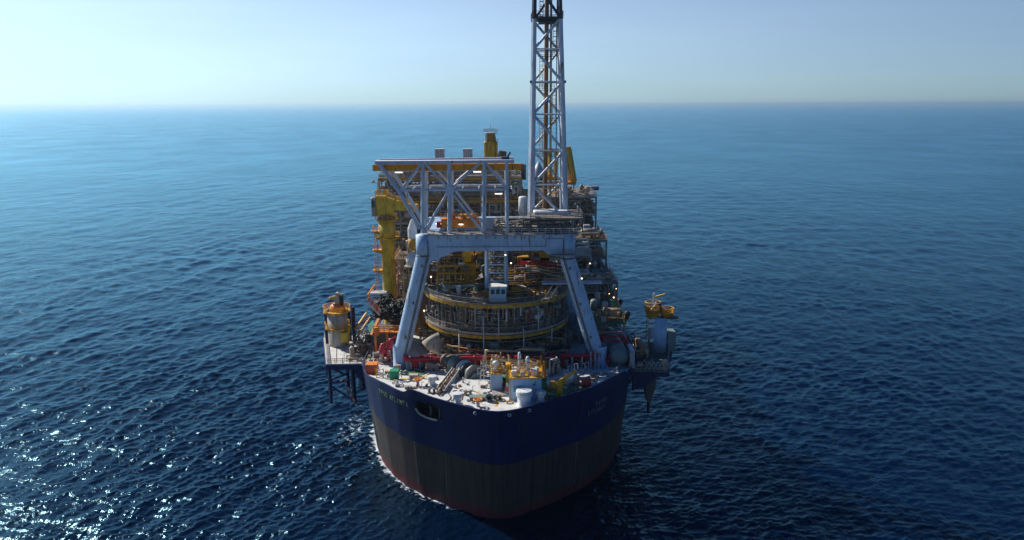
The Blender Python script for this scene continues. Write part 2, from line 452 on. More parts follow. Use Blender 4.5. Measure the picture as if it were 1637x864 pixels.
def equipment(mb, lo, hi, n, rng, mats, smin=0.4, smax=1.6):
    """boxes, drums, cabinets, small tanks standing about in a volume"""
    lo, hi = V(lo), V(hi); size = hi - lo
    for _ in range(n):
        mb.m(rng.choice(mats)); k = rng.random(); s = smin + (smax - smin) * rng.random() ** 1.6
        c = V(*(lo[i] + size[i] * rng.random() for i in range(3)))
        if k < .45: mb.bbox(c, (s, s * (.5 + rng.random()), s * (.5 + .9 * rng.random())), .05)
        elif k < .75:
            h = s * (.8 + rng.random()); mb.lathe(c, [(0, 0), (s * .4, 0), (s * .4, h), (s * .25, h + s * .15), (0, h + s * .2)], 10)
        else:
            L = s * (1.2 + rng.random()); d = rng.choice(((1, 0, 0), (0, 1, 0)))
            mb.lathe(c, [(0, 0), (s * .25, s * .06), (s * .34, s * .2), (s * .34, L), (s * .25, L + s * .14), (0, L + s * .2)], 10, axis=d)

# ================================================================= HULL SHAPE
STEM_Y, AFT_Y = 117.3, 405.0
HB = [(0, 0), (0.35, 1.9), (1.1, 3.6), (2.6, 5.9), (4.6, 8.7), (6.8, 11.4), (9.2, 14.6), (12.5, 17.8), (17, 21.2), (22, 23.8), (28, 25.9), (35, 27.6), (44, 28.9), (56, 29.6), (70, 30.0), (290, 30.0)]
def half_breadth(d):
    if d <= 0: return 0.0
    for (a, b), (c, e) in zip(HB, HB[1:]):
        if d <= c:
            return b + (e - b) * (d - a) / (c - a)
    return 30.0
def flare(d, z):
    """topsides stand a little outside the waterline at the shoulders"""
    k = min(max(z, 0) / 19.0, 1.0)
    return 1.0 + k * 0.085 * max(0, min(1, d / 10)) * max(0, min(1, (70 - d) / 40))
def hull_hb(Y, z):
    d = Y - STEM_Y + 0.9 * (min(max(z, 0), 20) / 20.0) ** 2
    return half_breadth(d) * flare(d, z)
def sstep(a, b, x):
    t = min(max((x - a) / (b - a), 0), 1); return t * t * (3 - 2 * t)
def deck_z(Y): return 17.2 + 2.6 * (1 - sstep(131, 148.5, Y))

# ================================================================= SEA
def build_sea():
    px = np.concatenate([np.linspace(-75, -42, 26)[:-1], np.linspace(-42, 44, 980), np.linspace(44, 75, 26)[1:]])
    ang = np.radians(px)
    F = 72.0 / np.tan(np.radians(np.concatenate([np.linspace(75, 37, 30)[:-1], np.linspace(37, 0.9, 640)])))
    far = np.geomspace(F[-1], 90000, 26)[1:]
    rr = np.concatenate([F, far])
    A, Rr = np.meshgrid(ang, rr)
    X = np.sin(A) * Rr; Y = np.cos(A) * Rr
    dr = np.gradient(rr)[:, None] * np.ones_like(A)
    rng = np.random.default_rng(7)
    Z = np.zeros_like(X); DX = np.zeros_like(X); DY = np.zeros_like(X)
    n = 104
    lam = np.geomspace(0.6, 42, n) * rng.uniform(.93, 1.07, n)
    main = R(-22)                                  # the way the wind sea runs
    for i in range(n):
        if i % 5 < 3: th = main + rng.normal(0, 0.50 if lam[i] < 12 else 0.25)
        else: th = R(-88) + rng.normal(0, 0.55)
        k = 2 * math.pi / lam[i]
        s = 0.058 if lam[i] < 1.8 else 0.058 * (1.8 / lam[i]) ** .86
        a = s / k
        fade = np.clip((lam[i] / (dr * 1.6)) - 1.0, 0, 1)
        ph = k * (math.cos(th) * X + math.sin(th) * Y) + rng.uniform(0, 6.283)
        Z += a * fade * np.sin(ph)
        c = a * fade * np.cos(ph) * 0.9
        DX += math.cos(th) * c; DY += math.sin(th) * c
    sh = sum(np.sin(2 * math.pi * (math.cos(t) * X + math.sin(t) * Y) / l + p) for t, l, p in ((0.4, 310, 1), (1.7, 190, 2), (2.6, 420, 4)))
    gust = sum(np.sin(2 * math.pi * (math.cos(t) * X + math.sin(t) * Y) / l + p) for t, l, p in ((2.3, 61, 1), (0.9, 97, 2), (2.9, 143, 4), (1.3, 38, 0)))
    k_ = np.clip(1 + 0.13 * sh + 0.13 * gust, 0.45, 1.7)
    Z *= k_; DX *= k_; DY *= k_
    co = np.stack([X + DX, Y + DY, Z], -1).reshape(-1, 3)
    nr, nc = X.shape
    idx = np.arange(nr * nc).reshape(nr, nc)
    q = np.stack([idx[:-1, :-1], idx[:-1, 1:], idx[1:, 1:], idx[1:, :-1]], -1).reshape(-1, 4)
    me = bpy.data.meshes.new('sea')
    me.vertices.add(len(co)); me.vertices.foreach_set('co', co.ravel().astype(np.float32))
    me.loops.add(q.size); me.loops.foreach_set('vertex_index', q.ravel().astype(np.int32))
    me.polygons.add(len(q)); me.polygons.foreach_set('loop_start', np.arange(0, q.size, 4, dtype=np.int32))
    me.polygons.foreach_set('use_smooth', np.ones(len(q), dtype=bool))
    me.update(calc_edges=True)
    # how much of the small waves the sheet itself no longer resolves out there: goes into roughness
    lod = np.clip((Rr - 120) / 1500, 0, 1) ** .5
    a = me.attributes.new('unresolved', 'FLOAT', 'POINT'); a.data.foreach_set('value', lod.ravel().astype(np.float32))
    # churned water along the hull and under the left boarding platform
    hd = np.array([h[0] for h in HB], float); hv = np.array([h[1] for h in HB], float)
    hb = np.interp(Y - STEM_Y, hd, hv, left=-30)
    dist = np.where(Y > STEM_Y, np.abs(X) - hb, np.hypot(X, Y - STEM_Y))
    f = np.exp(-np.clip(dist, 0, 99) / 0.9) * np.clip((2 - X) / 12, 0, 1) * 0.55 + np.exp(-np.clip(dist, 0, 99) / 5.0) * .36 * np.clip((-X) / 12, 0, 1)
    f = np.maximum(f, 0.50 * np.exp(-(((X + 33) / 5.0) ** 2 + ((Y - 156) / 13) ** 2)))
    f *= (Y < 230) * (dist > -3)
    a = me.attributes.new('churn', 'FLOAT', 'POINT'); a.data.foreach_set('value', f.ravel().astype(np.float32))
    m = bpy.data.materials.new('sea water'); nt, N, L, b = nodes_of(m)
    geo = N.new('ShaderNodeNewGeometry')
    at1 = N.new('ShaderNodeAttribute'); at1.attribute_name = 'unresolved'
    at2 = N.new('ShaderNodeAttribute'); at2.attribute_name = 'churn'
    mp = N.new('ShaderNodeMapping'); mp.inputs['Rotation'].default_value = (0, 0, R(-22)); mp.inputs['Scale'].default_value = (1.15, 0.8, 1)
    L.new(geo.outputs['Position'], mp.inputs['Vector'])
    hs = []
    for sc, amp in ((0.5, 0.16), (1.3, 0.16), (2.8, 0.03)):
        t = N.new('ShaderNodeTexNoise'); t.inputs['Scale'].default_value = sc; t.inputs['Detail'].default_value = 4; t.inputs['Roughness'].default_value = .6
        L.new(mp.outputs[0], t.inputs['Vector'])
        k = N.new('ShaderNodeMath'); k.operation = 'MULTIPLY'; k.inputs[1].default_value = amp; L.new(t.outputs['Fac'], k.inputs[0]); hs.append(k.outputs[0])
    a1 = N.new('ShaderNodeMath'); L.new(hs[0], a1.inputs[0]); L.new(hs[1], a1.inputs[1])
    a2 = N.new('ShaderNodeMath'); L.new(a1.outputs[0], a2.inputs[0]); L.new(hs[2], a2.inputs[1])
    # far out, where the sheet is flat, the longer waves and gust patches come from here
    tf = N.new('ShaderNodeTexNoise'); tf.inputs['Scale'].default_value = 0.055; tf.inputs['Detail'].default_value = 5; tf.inputs['Roughness'].default_value = .65
    L.new(mp.outputs[0], tf.inputs['Vector'])
    k1 = N.new('ShaderNodeMath'); k1.operation = 'MULTIPLY'; L.new(tf.outputs['Fac'], k1.inputs[0]); L.new(at1.outputs['Fac'], k1.inputs[1])
    k2 = N.new('ShaderNodeMath'); k2.operation = 'MULTIPLY'; k2.inputs[1].default_value = 2.6; L.new(k1.outputs[0], k2.inputs[0])
    a3 = N.new('ShaderNodeMath'); L.new(a2.outputs[0], a3.inputs[0]); L.new(k2.outputs[0], a3.inputs[1]); a2 = a3
    gp = N.new('ShaderNodeTexNoise'); gp.inputs['Scale'].default_value = 0.009; gp.inputs['Detail'].default_value = 4
    L.new(mp.outputs[0], gp.inputs['Vector'])
    gs = N.new('ShaderNodeMapRange'); gs.inputs[1].default_value = 0.3; gs.inputs[2].default_value = 0.7; gs.inputs[3].default_value = 0.55; gs.inputs[4].default_value = 1.25
    L.new(gp.outputs['Fac'], gs.inputs[0])
    a4 = N.new('ShaderNodeMath'); a4.operation = 'MULTIPLY'; L.new(a2.outputs[0], a4.inputs[0]); L.new(gs.outputs[0], a4.inputs[1]); a2 = a4
    bp = N.new('ShaderNodeBump'); bp.inputs['Strength'].default_value = 1.0; bp.inputs['Distance'].default_value = 1.0
    L.new(a2.outputs[0], bp.inputs['Height'])
    L.new(bp.outputs[0], b.inputs['Normal'])
    fn = N.new('ShaderNodeTexNoise'); fn.inputs['Scale'].default_value = 0.9; fn.inputs['Detail'].default_value = 9; fn.inputs['Roughness'].default_value = .7
    L.new(geo.outputs['Position'], fn.inputs['Vector'])
    fs = N.new('ShaderNodeMath'); fs.operation = 'MULTIPLY_ADD'; fs.inputs[1].default_value = 0.36
    L.new(at2.outputs['Fac'], fs.inputs[0]); L.new(fn.outputs['Fac'], fs.inputs[2])
    fr = N.new('ShaderNodeMapRange'); fr.inputs[1].default_value = 0.70; fr.inputs[2].default_value = 0.80
    L.new(fs.outputs[0], fr.inputs[0])
    mx = N.new('ShaderNodeMix'); mx.data_type = 'RGBA'
    mx.inputs[6].default_value = (0.0004, 0.0055, 0.021, 1); mx.inputs[7].default_value = (0.62, 0.70, 0.74, 1)
    L.new(fr.outputs[0], mx.inputs[0]); L.new(mx.outputs[2], b.inputs['Base Color'])
    rg = N.new('ShaderNodeMapRange'); rg.inputs[3].default_value = 0.12; rg.inputs[4].default_value = 0.20
    L.new(at1.outputs['Fac'], rg.inputs[0])
    rm = N.new('ShaderNodeMix'); rm.inputs[3].default_value = 0.8
    L.new(fr.outputs[0], rm.inputs[0]); L.new(rg.outputs[0], rm.inputs[2]); L.new(rm.outputs[0], b.inputs['Roughness'])
    # water: a deep blue body under a Fresnel skin whose mirror is itself blue
    b.inputs['Specular IOR Level'].default_value = 0.0
    gl = N.new('ShaderNodeBsdfGlossy'); gl.inputs['Color'].default_value = (0.47, 0.86, 1.0, 1)
    L.new(rm.outputs[0], gl.inputs['Roughness']); L.new(bp.outputs[0], gl.inputs['Normal'])
    fz = N.new('ShaderNodeFresnel'); fz.inputs['IOR'].default_value = 1.333; L.new(bp.outputs[0], fz.inputs['Normal'])
    wf = N.new('ShaderNodeMath'); wf.operation = 'SUBTRACT'; wf.inputs[0].default_value = 1.0; L.new(fr.outputs[0], wf.inputs[1])
    ff = N.new('ShaderNodeMath'); ff.operation = 'MULTIPLY'; L.new(fz.outputs[0], ff.inputs[0]); L.new(wf.outputs[0], ff.inputs[1])
    ms = N.new('ShaderNodeMixShader'); L.new(ff.outputs[0], ms.inputs[0]); L.new(b.outputs[0], ms.inputs[1]); L.new(gl.outputs[0], ms.inputs[2])
    L.new(ms.outputs[0], N.get('Material Output').inputs['Surface'])
    me.materials.append(m)
    o = bpy.data.objects.new('sea', me); COL.objects.link(o); o['kind'] = 'structure'
    # deep water below the sheet, so that the sea is closed beneath the camera and out of the frame
    return o
build_sea()

# ================================================================= SHIP
ship = thing('production_ship', (0, STEM_Y, 0), 'huge dark blue and grey hulled oil production ship seen bow on, red at its waterline', 'ship')

def perimeter():
    """stations round the bow from the left quarter to the right quarter, as (side, d)"""
    ds = [0.0]
    for (a, b), (c, e) in zip(HB, HB[1:]):
        n = 2 if c < 60 else 4
        if c > 100: n = 12
        for i in range(1, n + 1): ds.append(a + (c - a) * i / n)
    return ds
DS = perimeter()
def hull_pt(side, d, z):
    # stations shift with the rake so that the stem stays sharp and closed at every height
    Y = STEM_Y + d - 0.9 * (min(max(z, 0), 20) / 20.0) ** 2
    return V(side * half_breadth(d) * flare(d, z), Y, z)
def bulwark_h(side, d):
    if side < 0:
        if d > 11.2: return 0.42
        if d > 9.3: return 0.42 + 1.15 * sstep(11.2, 9.3, d)
        if d > 6.5: return 1.57 - 0.45 * sstep(9.3, 6.5, d)
        return 1.12
    if d > 22: return 0.42
    if d > 21.3: return 0.42 + 0.7 * (22 - d) / .7
    return 1.12
def top_z(side, d): return deck_z(STEM_Y + d - .9) + bulwark_h(side, d)
ZL = [-3, 0, 1.5, 3, 5, 7, 9, 10.7, 12, 13.3, 14.2, 15, 15.4, 15.8, 16.2, 16.6]
# mooring recess in the left bow
REC_D, REC_Z = (5.4, 8.7), (15.8, 18.9)
sta = [(-1, d) for d in reversed(DS)] + [(1, d) for d in DS[1:]]
def fine(st):
    out = []
    for (s1, d1), (s2, d2) in zip(st, st[1:]):
        s = s1 if d1 > 0 else s2
        k = 4 if max(d1, d2) < 30 else 2
        for i in range(k): out.append((s, d1 + (d2 - d1) * i / k))
    out.append(st[-1]); return out
sta = fine(sta)
vs, fs, grid = [], [], []
for s, d in sta:
    zt = top_z(s, d); col = []
    for z in ZL + [.125, 0.25, .375, 0.5, .625, 0.75, .875, 1.0]:
        zz = z if z > 1.0 or z <= 0 or z == 1.5 else 16.6 + (zt - 16.6) * z
        if z in (.125, 0.25, .375, 0.5, .625, 0.75, .875, 1.0): zz = 16.6 + (zt - 16.6) * z
        col.append(len(vs)); vs.append(hull_pt(s, d, zz))
    grid.append(col)
for i in range(len(sta) - 1):
    for k in range(len(grid[0]) - 1):
        s = sta[i][0] if sta[i][1] > 0 else sta[i + 1][0]
        dm = (sta[i][1] + sta[i + 1][1]) / 2; zm = (vs[grid[i][k]].z + vs[grid[i][k + 1]].z) / 2
        if s < 0 and (abs(dm - 7.05) / 1.75) ** 2.6 + (abs(zm - 18.15) / 1.5) ** 2.6 < 1: continue
        fs.append((grid[i][k], grid[i + 1][k], grid[i + 1][k + 1], grid[i][k + 1]))
hb = MB(); hb.add(vs, fs, True)
# transom
tr = [grid[0][k] for k in range(len(grid[0]))]; tl = [grid[-1][k] for k in range(len(grid[0]))]
hb.add([vs[i] for i in tr] + [vs[i] for i in tl], [(k, k + 1, len(tr) + k + 1, len(tr) + k) for k in range(len(tr) - 1)])
hull = hb.build('hull', M['hull'], ship)

# bulwark: cap plate and inner face down to the deck
def inset(s, d, z, w):
    e = 0.4
    a, b = hull_pt(s, max(d - e, 0), z), hull_pt(s, d + e, z)
    t = (b - a); t.z = 0; t.normalize()
    n = V(t.y, -t.x, 0) * (1 if s < 0 else -1)
    if d < 0.3: n = V(0, 1, 0)
    if n.y < 0 or n.x * s > 0.2: n = -n if n.x * s > 0 else n
    return hull_pt(s, d, z) + n * w
bw = MB(); vs2 = []
for s, d in sta:
    zt = top_z(s, d); zd = deck_z(STEM_Y + d - .9)
    vs2 += [hull_pt(s, d, zt), hull_pt(s, d, zt) + V(0, 0, .06), inset(s, d, zt + .06, .30), inset(s, d, zt, .30), inset(s, d, zd - .4, .32)]
n5 = []
for i in range(len(sta) - 1):
    for k in range(4): n5.append((5 * i + k, 5 * i + 5 + k, 5 * i + 6 + k, 5 * i + 1 + k))
bw.add(vs2, n5)
bulwark = bw.build('bulwark', M['navy'], ship)
st = MB()                                       # bulwark stays inside the rail
for s, d in sta[::3]:
    if d < 22:
        zt = top_z(s, d); zd = deck_z(STEM_Y + d)
        a, b_ = inset(s, d, zt - .1, .34), inset(s, d, zd, .34); c = inset(s, d, zd, 1.0)
        n = (c - b_).cross(V(0, 0, 1)).normalized() * .05
        st.slab([a, b_, c], n)
stuff(st.build('bulwark_stay', M['navy'], ship))

# deck: one sheet, with welded plates left to the paint
dk = MB(); row = []
ys = [STEM_Y - .2 + x for x in (0.35, 0.8, 1.5, 2.6, 4, 6, 8, 10.5, 13, 16, 19, 22, 25, 30, 36, 44, 56, 70, 100, 160, 287)]
for Y in ys:
    h = hull_hb(Y, deck_z(Y)) - .28
    row.append([V(h * u, Y, deck_z(Y)) for u in (-1, -.8, -.6, -.4, -.2, 0, .2, .4, .6, .8, 1)])
vv = [p for r_ in row for p in r_]; nf = []
for i in range(len(row) - 1):
    for j in range(10): nf.append((i * 11 + j, i * 11 + j + 1, (i + 1) * 11 + j + 1, (i + 1) * 11 + j))
dk.add(vv, nf)
dk.build('deck', M['deck'], ship)

# mooring recess: dark steel pocket behind the opening, pale lip below
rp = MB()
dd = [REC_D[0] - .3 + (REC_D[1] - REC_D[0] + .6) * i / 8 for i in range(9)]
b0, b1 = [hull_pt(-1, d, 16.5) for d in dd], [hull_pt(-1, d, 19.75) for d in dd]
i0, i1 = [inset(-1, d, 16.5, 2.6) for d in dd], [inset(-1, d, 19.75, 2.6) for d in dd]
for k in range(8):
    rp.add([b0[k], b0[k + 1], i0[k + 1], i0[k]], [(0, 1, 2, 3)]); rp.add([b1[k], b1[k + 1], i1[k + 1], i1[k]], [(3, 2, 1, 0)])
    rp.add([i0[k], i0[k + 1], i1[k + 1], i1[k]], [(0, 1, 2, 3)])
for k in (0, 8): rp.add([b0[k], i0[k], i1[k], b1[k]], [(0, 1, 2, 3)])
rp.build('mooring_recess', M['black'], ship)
lp = MB()
lp.path([hull_pt(-1, d, z_) + V(-.05, -.08, 0) for d, z_ in ((8.75, 18.0), (8.55, 17.3), (8.1, 16.9), (7.4, 16.65), (6.6, 16.65), (6.0, 16.8))], 0.2, 8)
lp.build('fairlead_lip', M['beige'], ship)
rl = MB()
for d in (6.2, 7.4): rl.lathe(inset(-1, d, 16.6, 1.1), [(0, 0), (.4, 0), (.3, .3), (.3, 1.6), (.45, 1.9), (0, 1.95)], 10)
rl.build('fairlead_roller', M['dgrey'], ship)
# rubbing strips and draught streaks down the bow plating
for side, d in ((-1, 5.2), (1, 8.8), (-1, 9.6)):
    q = MB()
    for a, b_ in zip((2, 5, 8), (5, 8, 10.7)):
        q.bar(hull_pt(side, d, a) + V(side * .0, -.03, 0), hull_pt(side, d, b_) + V(0, -.03, 0), .07)
    q.build('weld_strip', M['steel'], ship)

# the vessel's name, letter by letter, following the plating
def letters(text, side, d0, d1, z, h, mat):
    fc = bpy.data.curves.new('letter_curve', 'FONT'); fc.size = 1.0
    n = len(text); dg = None
    for i, ch in enumerate(text):
        if ch == ' ': continue
        fc.body = ch; fc.align_x = 'CENTER'; fc.extrude = 0.02; fc.offset = 0.012
        tmp = bpy.data.objects.new('letter_tmp', fc); COL.objects.link(tmp)
        dg = bpy.context.evaluated_depsgraph_get()
        me = bpy.data.meshes.new_from_object(tmp.evaluated_get(dg))
        bpy.data.objects.remove(tmp)
        u = (i + .5) / n
        d = d0 + (d1 - d0) * u
        a, b_ = hull_pt(side, d - .5, z), hull_pt(side, d + .5, z)
        t = (b_ - a).normalized() * (1 if d1 > d0 else -1)
        upv = (hull_pt(side, d, z + 1) - hull_pt(side, d, z)).normalized()
        nn = t.cross(upv).normalized(); upv = nn.cross(t)
        p = hull_pt(side, d, z) + nn * .05
        w = (hull_pt(side, d0, z) - hull_pt(side, d1, z)).length / n
        for v in me.vertices:
            c = v.co
            q = p + t * (c.x * w * 1.25) + upv * (c.y * h * 1.35) + nn * c.z
            v.co = q - ship.location
        me.materials.clear(); me.materials.append(mat)
        o = bpy.data.objects.new('letter', me); COL.objects.link(o); o.parent = ship
M['nameyellow'] = paint('faded name paint', (0.30, 0.40, 0.20), 0.5, 0.2, 0.0)
M['namegrey'] = paint('dull name paint', (0.17, 0.18, 0.19), 0.5, 0.3, 0.0)
letters('FPSO ATLANTA', -1, 17.2, 9.9, 17.6, 1.0, M['nameyellow'])
letters('FPSO', 1, 11.5, 14.4, 16.6, 0.95, M['namegrey'])
letters('ATLANTA', 1, 10.1, 14.5, 15.2, 0.95, M['namegrey'])
for d in (0.35, 2.2, -1.3):
    q = MB(); s = 1 if d >= 0 else -1; p = hull_pt(s, abs(d), 20.2)
    q.torus(p + V(0, -.06, 0), .26, .09, (0, 1, 0), 10, 5); q.build('mooring_eye', M['offwhite'], ship)

# ================================================================= PORTAL OVER THE TURRET
GY = 149.0                                       # distance of the portal's front face
portal = thing('turret_portal', (0, GY, 17.0), 'massive pale blue grey portal frame straddling the turret on two splayed tubular legs', 'portal frame')
for s, base, knee, neck in ((-1, at(642, 590, Y=GY), at(644.5, 553, Y=GY), at(678, 408, Y=GY)), (1, at(957, 575, Y=GY), at(949, 552, Y=GY), at(907, 412, Y=GY))):
    base = V(base.x, GY, 17.0)
    top = V(neck.x + (0.1 if s < 0 else -.1), GY, 46.0)
    g = MB(); g.lathe(base, [(2.2, 0), (2.2, .25), (1.72, .3), (1.68, knee.z - base.z)], 20)
    g.tube(knee, neck, 1.68, 1.62, 22, False); g.sphere(knee, 1.68, 20)
    leg = g.build('leg', M['bluegrey'], portal)
    q = MB(); q.lathe(V(neck.x, GY, neck.z - .4), [(0, 0), (1.62, 0), (1.62, top.z - neck.z + .4), (0, top.z - neck.z + .4)], 22)
    q.build('leg_head', M['bluegrey'], portal)
    for f in (.2, .4, .6, .8):                      # weld rings and lifting lugs down the leg
        w = MB(); w.torus(knee.lerp(neck, f), 1.665, .05, neck - knee, 22, 5); w.build('weld_ring', M['bluegrey'], portal)
    for f in (.12, .5, .9):
        w = MB(); c_ = knee.lerp(neck, f); w.box(c_ + V(-s * .2, -1.75, 0), (.35, .3, .5)); w.build('lifting_lug', M['dgrey'], portal)
    w = MB(); off = V(-s * 1.0, -1.5, 0); w.path([base + off + V(0, 0, .3), knee + off, neck + off, V(neck.x, GY, 45) + off], .09, 6); w.path([base + off * 1.15 + V(s * .5, 0, .3), knee + off * 1.12 + V(s * .4, 0, 0), neck + off * 1.12 + V(s * .4, 0, 0)], .06, 6); w.build('cable_run', M['dgrey'], portal)
    c = MB(); c.torus(neck + V(0, 0, .0), 1.66, .13, (0, 0, 1), 22, 6); c.build('leg_collar', M['dgrey'], portal)
    for k in range(4):
        a = math.pi / 4 + k * math.pi / 2; w = MB()
        w.slab([base + V(math.cos(a) * 1.6, math.sin(a) * 1.6, .25), base + V(math.cos(a) * 2.6, math.sin(a) * 2.6, .25), base + V(math.cos(a) * 1.6, math.sin(a) * 1.6, 1.8)], V(-math.sin(a), math.cos(a), 0) * .08)
        w.build('foot_gusset', M['bluegrey'], portal)
    # rear legs, further aft
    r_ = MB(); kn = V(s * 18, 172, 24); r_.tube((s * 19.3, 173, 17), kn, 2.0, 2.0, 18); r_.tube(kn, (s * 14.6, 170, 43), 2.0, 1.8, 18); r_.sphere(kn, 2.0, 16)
    r_.build('leg', M['brown'] if s < 0 else M['bluegrey'], portal)  # left one brown: the front leg's warm shaded side put into its colour
xl, xr = at(690, 390, Y=GY).x, at(918, 390, Y=GY).x
zt, zb = 46.0, 42.7
g = MB()   # box girder with haunches
prof = [V(xl - .6, GY - 1.3, zt), V(xl - .6, GY - 1.3, 40.3), V(xl + 1.5, GY - 1.3, 41.2), V(xl + 5, GY - 1.3, zb), V(xr - 6.5, GY - 1.3, zb), V(xr - 5.4, GY - 1.3, 41.8), V(xr, GY - 1.3, 41.4), V(xr, GY - 1.3, zt)]
g.slab(prof, V(0, 2.6, 0)); g.build('cross_girder', M['bluegrey'], portal)
g = MB(); g.box(((xl + xr) / 2, GY, zt + .1), (xr - xl + 1.6, 3.4, .2)); g.build('girder_flange', M['grey'], portal)
for x in (xl + 9.6, xl + 15.2, xr - 5.4, xr - 10.5, xl + 20.4):
    g = MB(); g.box((x, GY - 1.36, (zt + zb) / 2), (.14, .12, zt - zb - .3)); g.build('web_stiffener', M['bluegrey'], portal)
q = MB(); q.path([(xl + 1, GY - 1.42, 43.6), (xr - 6, GY - 1.42, 43.6), (xr - 6, GY - 1.42, 45.2), (xr - 1, GY - 1.42, 45.2)], .08, 6); q.build('cable_run', M['grey'], portal)
for k in range(12):
    q = MB(); q.box((xl + 1.5 + k * (xr - xl - 8) / 11, GY - 1.38, 45.5), (.35, .16, .5)); q.build('girder_bracket', M['grey'], portal)
for x in (xl, xr - 1.2):
    g = MB(); g.box((x, GY + 13, 44.4), (2.2, 23.2, 2.6)); g.build('side_girder', M['bluegrey'], portal)
g = MB(); g.box((0, 174.5, 44.4), (xr - xl + 3, 2, 2.6)); g.build('rear_girder', M['bluegrey'], portal)
g = MB(); g.box(((xl + xr) / 2 + 6.5, GY + 13, 45.9), ((xr - xl) * .55, 22, .18)); g.build('deck_grating', M['grate'], portal)
g = MB(); g.rail([(xl - 1, GY - 1.6, zt + .2), (xr + .4, GY - 1.6, zt + .2), (xr + .4, GY + 22, zt + .2)])
stuff(g.build('guard_rail', M['offwhite'], portal))

# ---------------------------------------------------------------- gantry truss on the portal
TR = thing('gantry_truss', (-8, GY, 46.2), 'tall white tubular truss with a yellow runway beam, standing on the portal', 'gantry truss')
def tmember(name, a, b_, r, mat=None, n=10):
    q = MB(); q.tube(a, b_, r, None, n); return q.build(name, mat or M['truss'], TR)
for Yt, dx in ((GY + .2, 0), (GY + 7.4, 0)):
    front = Yt < GY + 1
    def T(px, py): p = at(px, py, Y=GY + .2); return V(p.x, Yt, p.z)
    zb_ = 46.25
    P1, P2, P3, P4 = T(676, 372), T(718.5, 372), T(773, 372), T(811, 345)
    tops = [T(px, 260) for px in (676, 718.5, 774, 810)]
    mids = [T(px, 304.5) for px in (677, 719, 774, 810)]
    for k, (p, t) in enumerate(zip((P1, P2, P3, P4), tops)):
        tmember('post', V(p.x, Yt, zb_ if k < 3 else 46.2), t, .42 if k < 3 else .36)
    tmember('top_chord', T(600, 261), T(822, 258), .36)
    tmember('middle_chord', T(637, 304.5), T(811, 303), .28)
    tmember('cantilever_brace', T(606, 262), T(637, 305), .42); tmember('cantilever_brace', T(637, 305), T(672, 366), .42)
    for a, b_ in (((674, 262), (641, 303)), ((680, 262), (717, 302)), ((720, 302), (768, 261)), ((777, 261), (808, 300)), ((716, 308), (680, 368)), ((722, 308), (770, 369))):
        tmember('diagonal', T(*a), T(*b_), .25)
    q = MB(); c = mids[1]; q.lathe(c + V(0, -.62, 0), [(0, 0), (.95, 0), (.95, 1.24), (0, 1.24)], 12, axis=(0, 1, 0), smooth=False); q.build('node_plate', M['truss'], TR)
a, b_ = at(595, 266, Y=GY + .2), at(826, 262, Y=GY + .2)
q = MB(); q.box(((a.x + b_.x) / 2, GY + 1.2, a.z + .95), (b_.x - a.x - 1.0, 2.4, .16)); q.build('top_plate', M['white'], TR)
q = MB(); q.bar(V(a.x, GY + 3.6, a.z - .5), V(b_.x + 1, GY + 3.6, a.z - .5), .9, 1.3); q.build('runway_beam', M['amber'], TR)
q = MB(); q.bar(V(a.x - .1, GY + 1.4, a.z - .45), V(b_.x + .8, GY + 1.4, a.z - .45), .5, 1.25); q.build('runway_beam', M['amber'], TR)
for k in range(9):
    x = a.x + 1 + k * (b_.x - a.x - 2) / 8
    tmember('cross_tie', V(x, GY + .3, a.z + .3), V(x, GY + 7.3, a.z + .3), .18, n=6)
    if k > 1: tmember('cross_tie', V(x, GY + .3, 55.1), V(x, GY + 7.3, 55.1), .16, n=6)
q = MB(); q.box((at(808, 256, Y=GY).x, GY + 1.5, a.z + 1.35), (1.6, 1.4, .7)); q.bar(V(at(811, 250, Y=GY).x, GY + 1, a.z + 1.6), V(at(816, 246, Y=GY).x, GY + 1, a.z + 2.6), .35); q.build('trolley', M['soot'], TR)

# ---------------------------------------------------------------- flare tower
FY = 158.5
fl = thing('flare_tower', (3.9, FY, 46.2), 'tall white lattice flare tower with a rusty riser pipe up its middle', 'flare tower')
base_l, base_r = at(850, 350, Y=FY), at(904, 350, Y=FY)
tip_l, tip_r = at(855.5, 0, Y=FY), at(896.5, 0, Y=FY)
Z0, Z1, ZTOP = 46.2, tip_l.z, 96.6
def leg_x(z, k):
    u = (z - base_l.z) / (Z1 - base_l.z)
    return (base_l.x + (tip_l.x - base_l.x) * u) if k < 0 else (base_r.x + (tip_r.x - base_r.x) * u)
def leg_p(z, k, rear):
    w0 = base_r.x - base_l.x; w = leg_x(z, 1) - leg_x(z, -1)
    yc = FY + w0 / 2
    x = leg_x(z, k); xc = (leg_x(z, 1) + leg_x(z, -1)) / 2
    return V(x, yc + (w / 2 if rear else -w / 2), z)
levels = [Z0] + [at(875, py, Y=FY).z for py in (349, 296, 241.5, 183, 131, 78, 28)] + [ZTOP]
for rear in (0, 1):
    for k in (-1, 1):
        for j, (z0, z1) in enumerate(((Z0, levels[3]), (levels[3], levels[6]), (levels[6], levels[7]), (levels[7], ZTOP))):
            q = MB(); r0 = (.66, .56, .46, .42)[j]
            q.tube(leg_p(z0, k, rear), leg_p(z1, k, rear), r0 * (.9 if rear else 1), (.60, .48, .44, .36)[j] * (.9 if rear else 1), 12)
            q.build('leg', M['truss'] if z1 <= levels[7] + .1 else M['soot'], fl)
for j, z in enumerate(levels[1:]):
    if j == 0: continue
    mat = M['truss'] if z < levels[7] else M['soot']
    for a, b_ in (((-1, 0), (1, 0)), ((-1, 1), (1, 1)), ((-1, 0), (-1, 1)), ((1, 0), (1, 1))):
        q = MB(); q.tube(leg_p(z, *a), leg_p(z, *b_), .17, None, 8); q.build('horizontal', mat, fl)
zz = levels[1:]
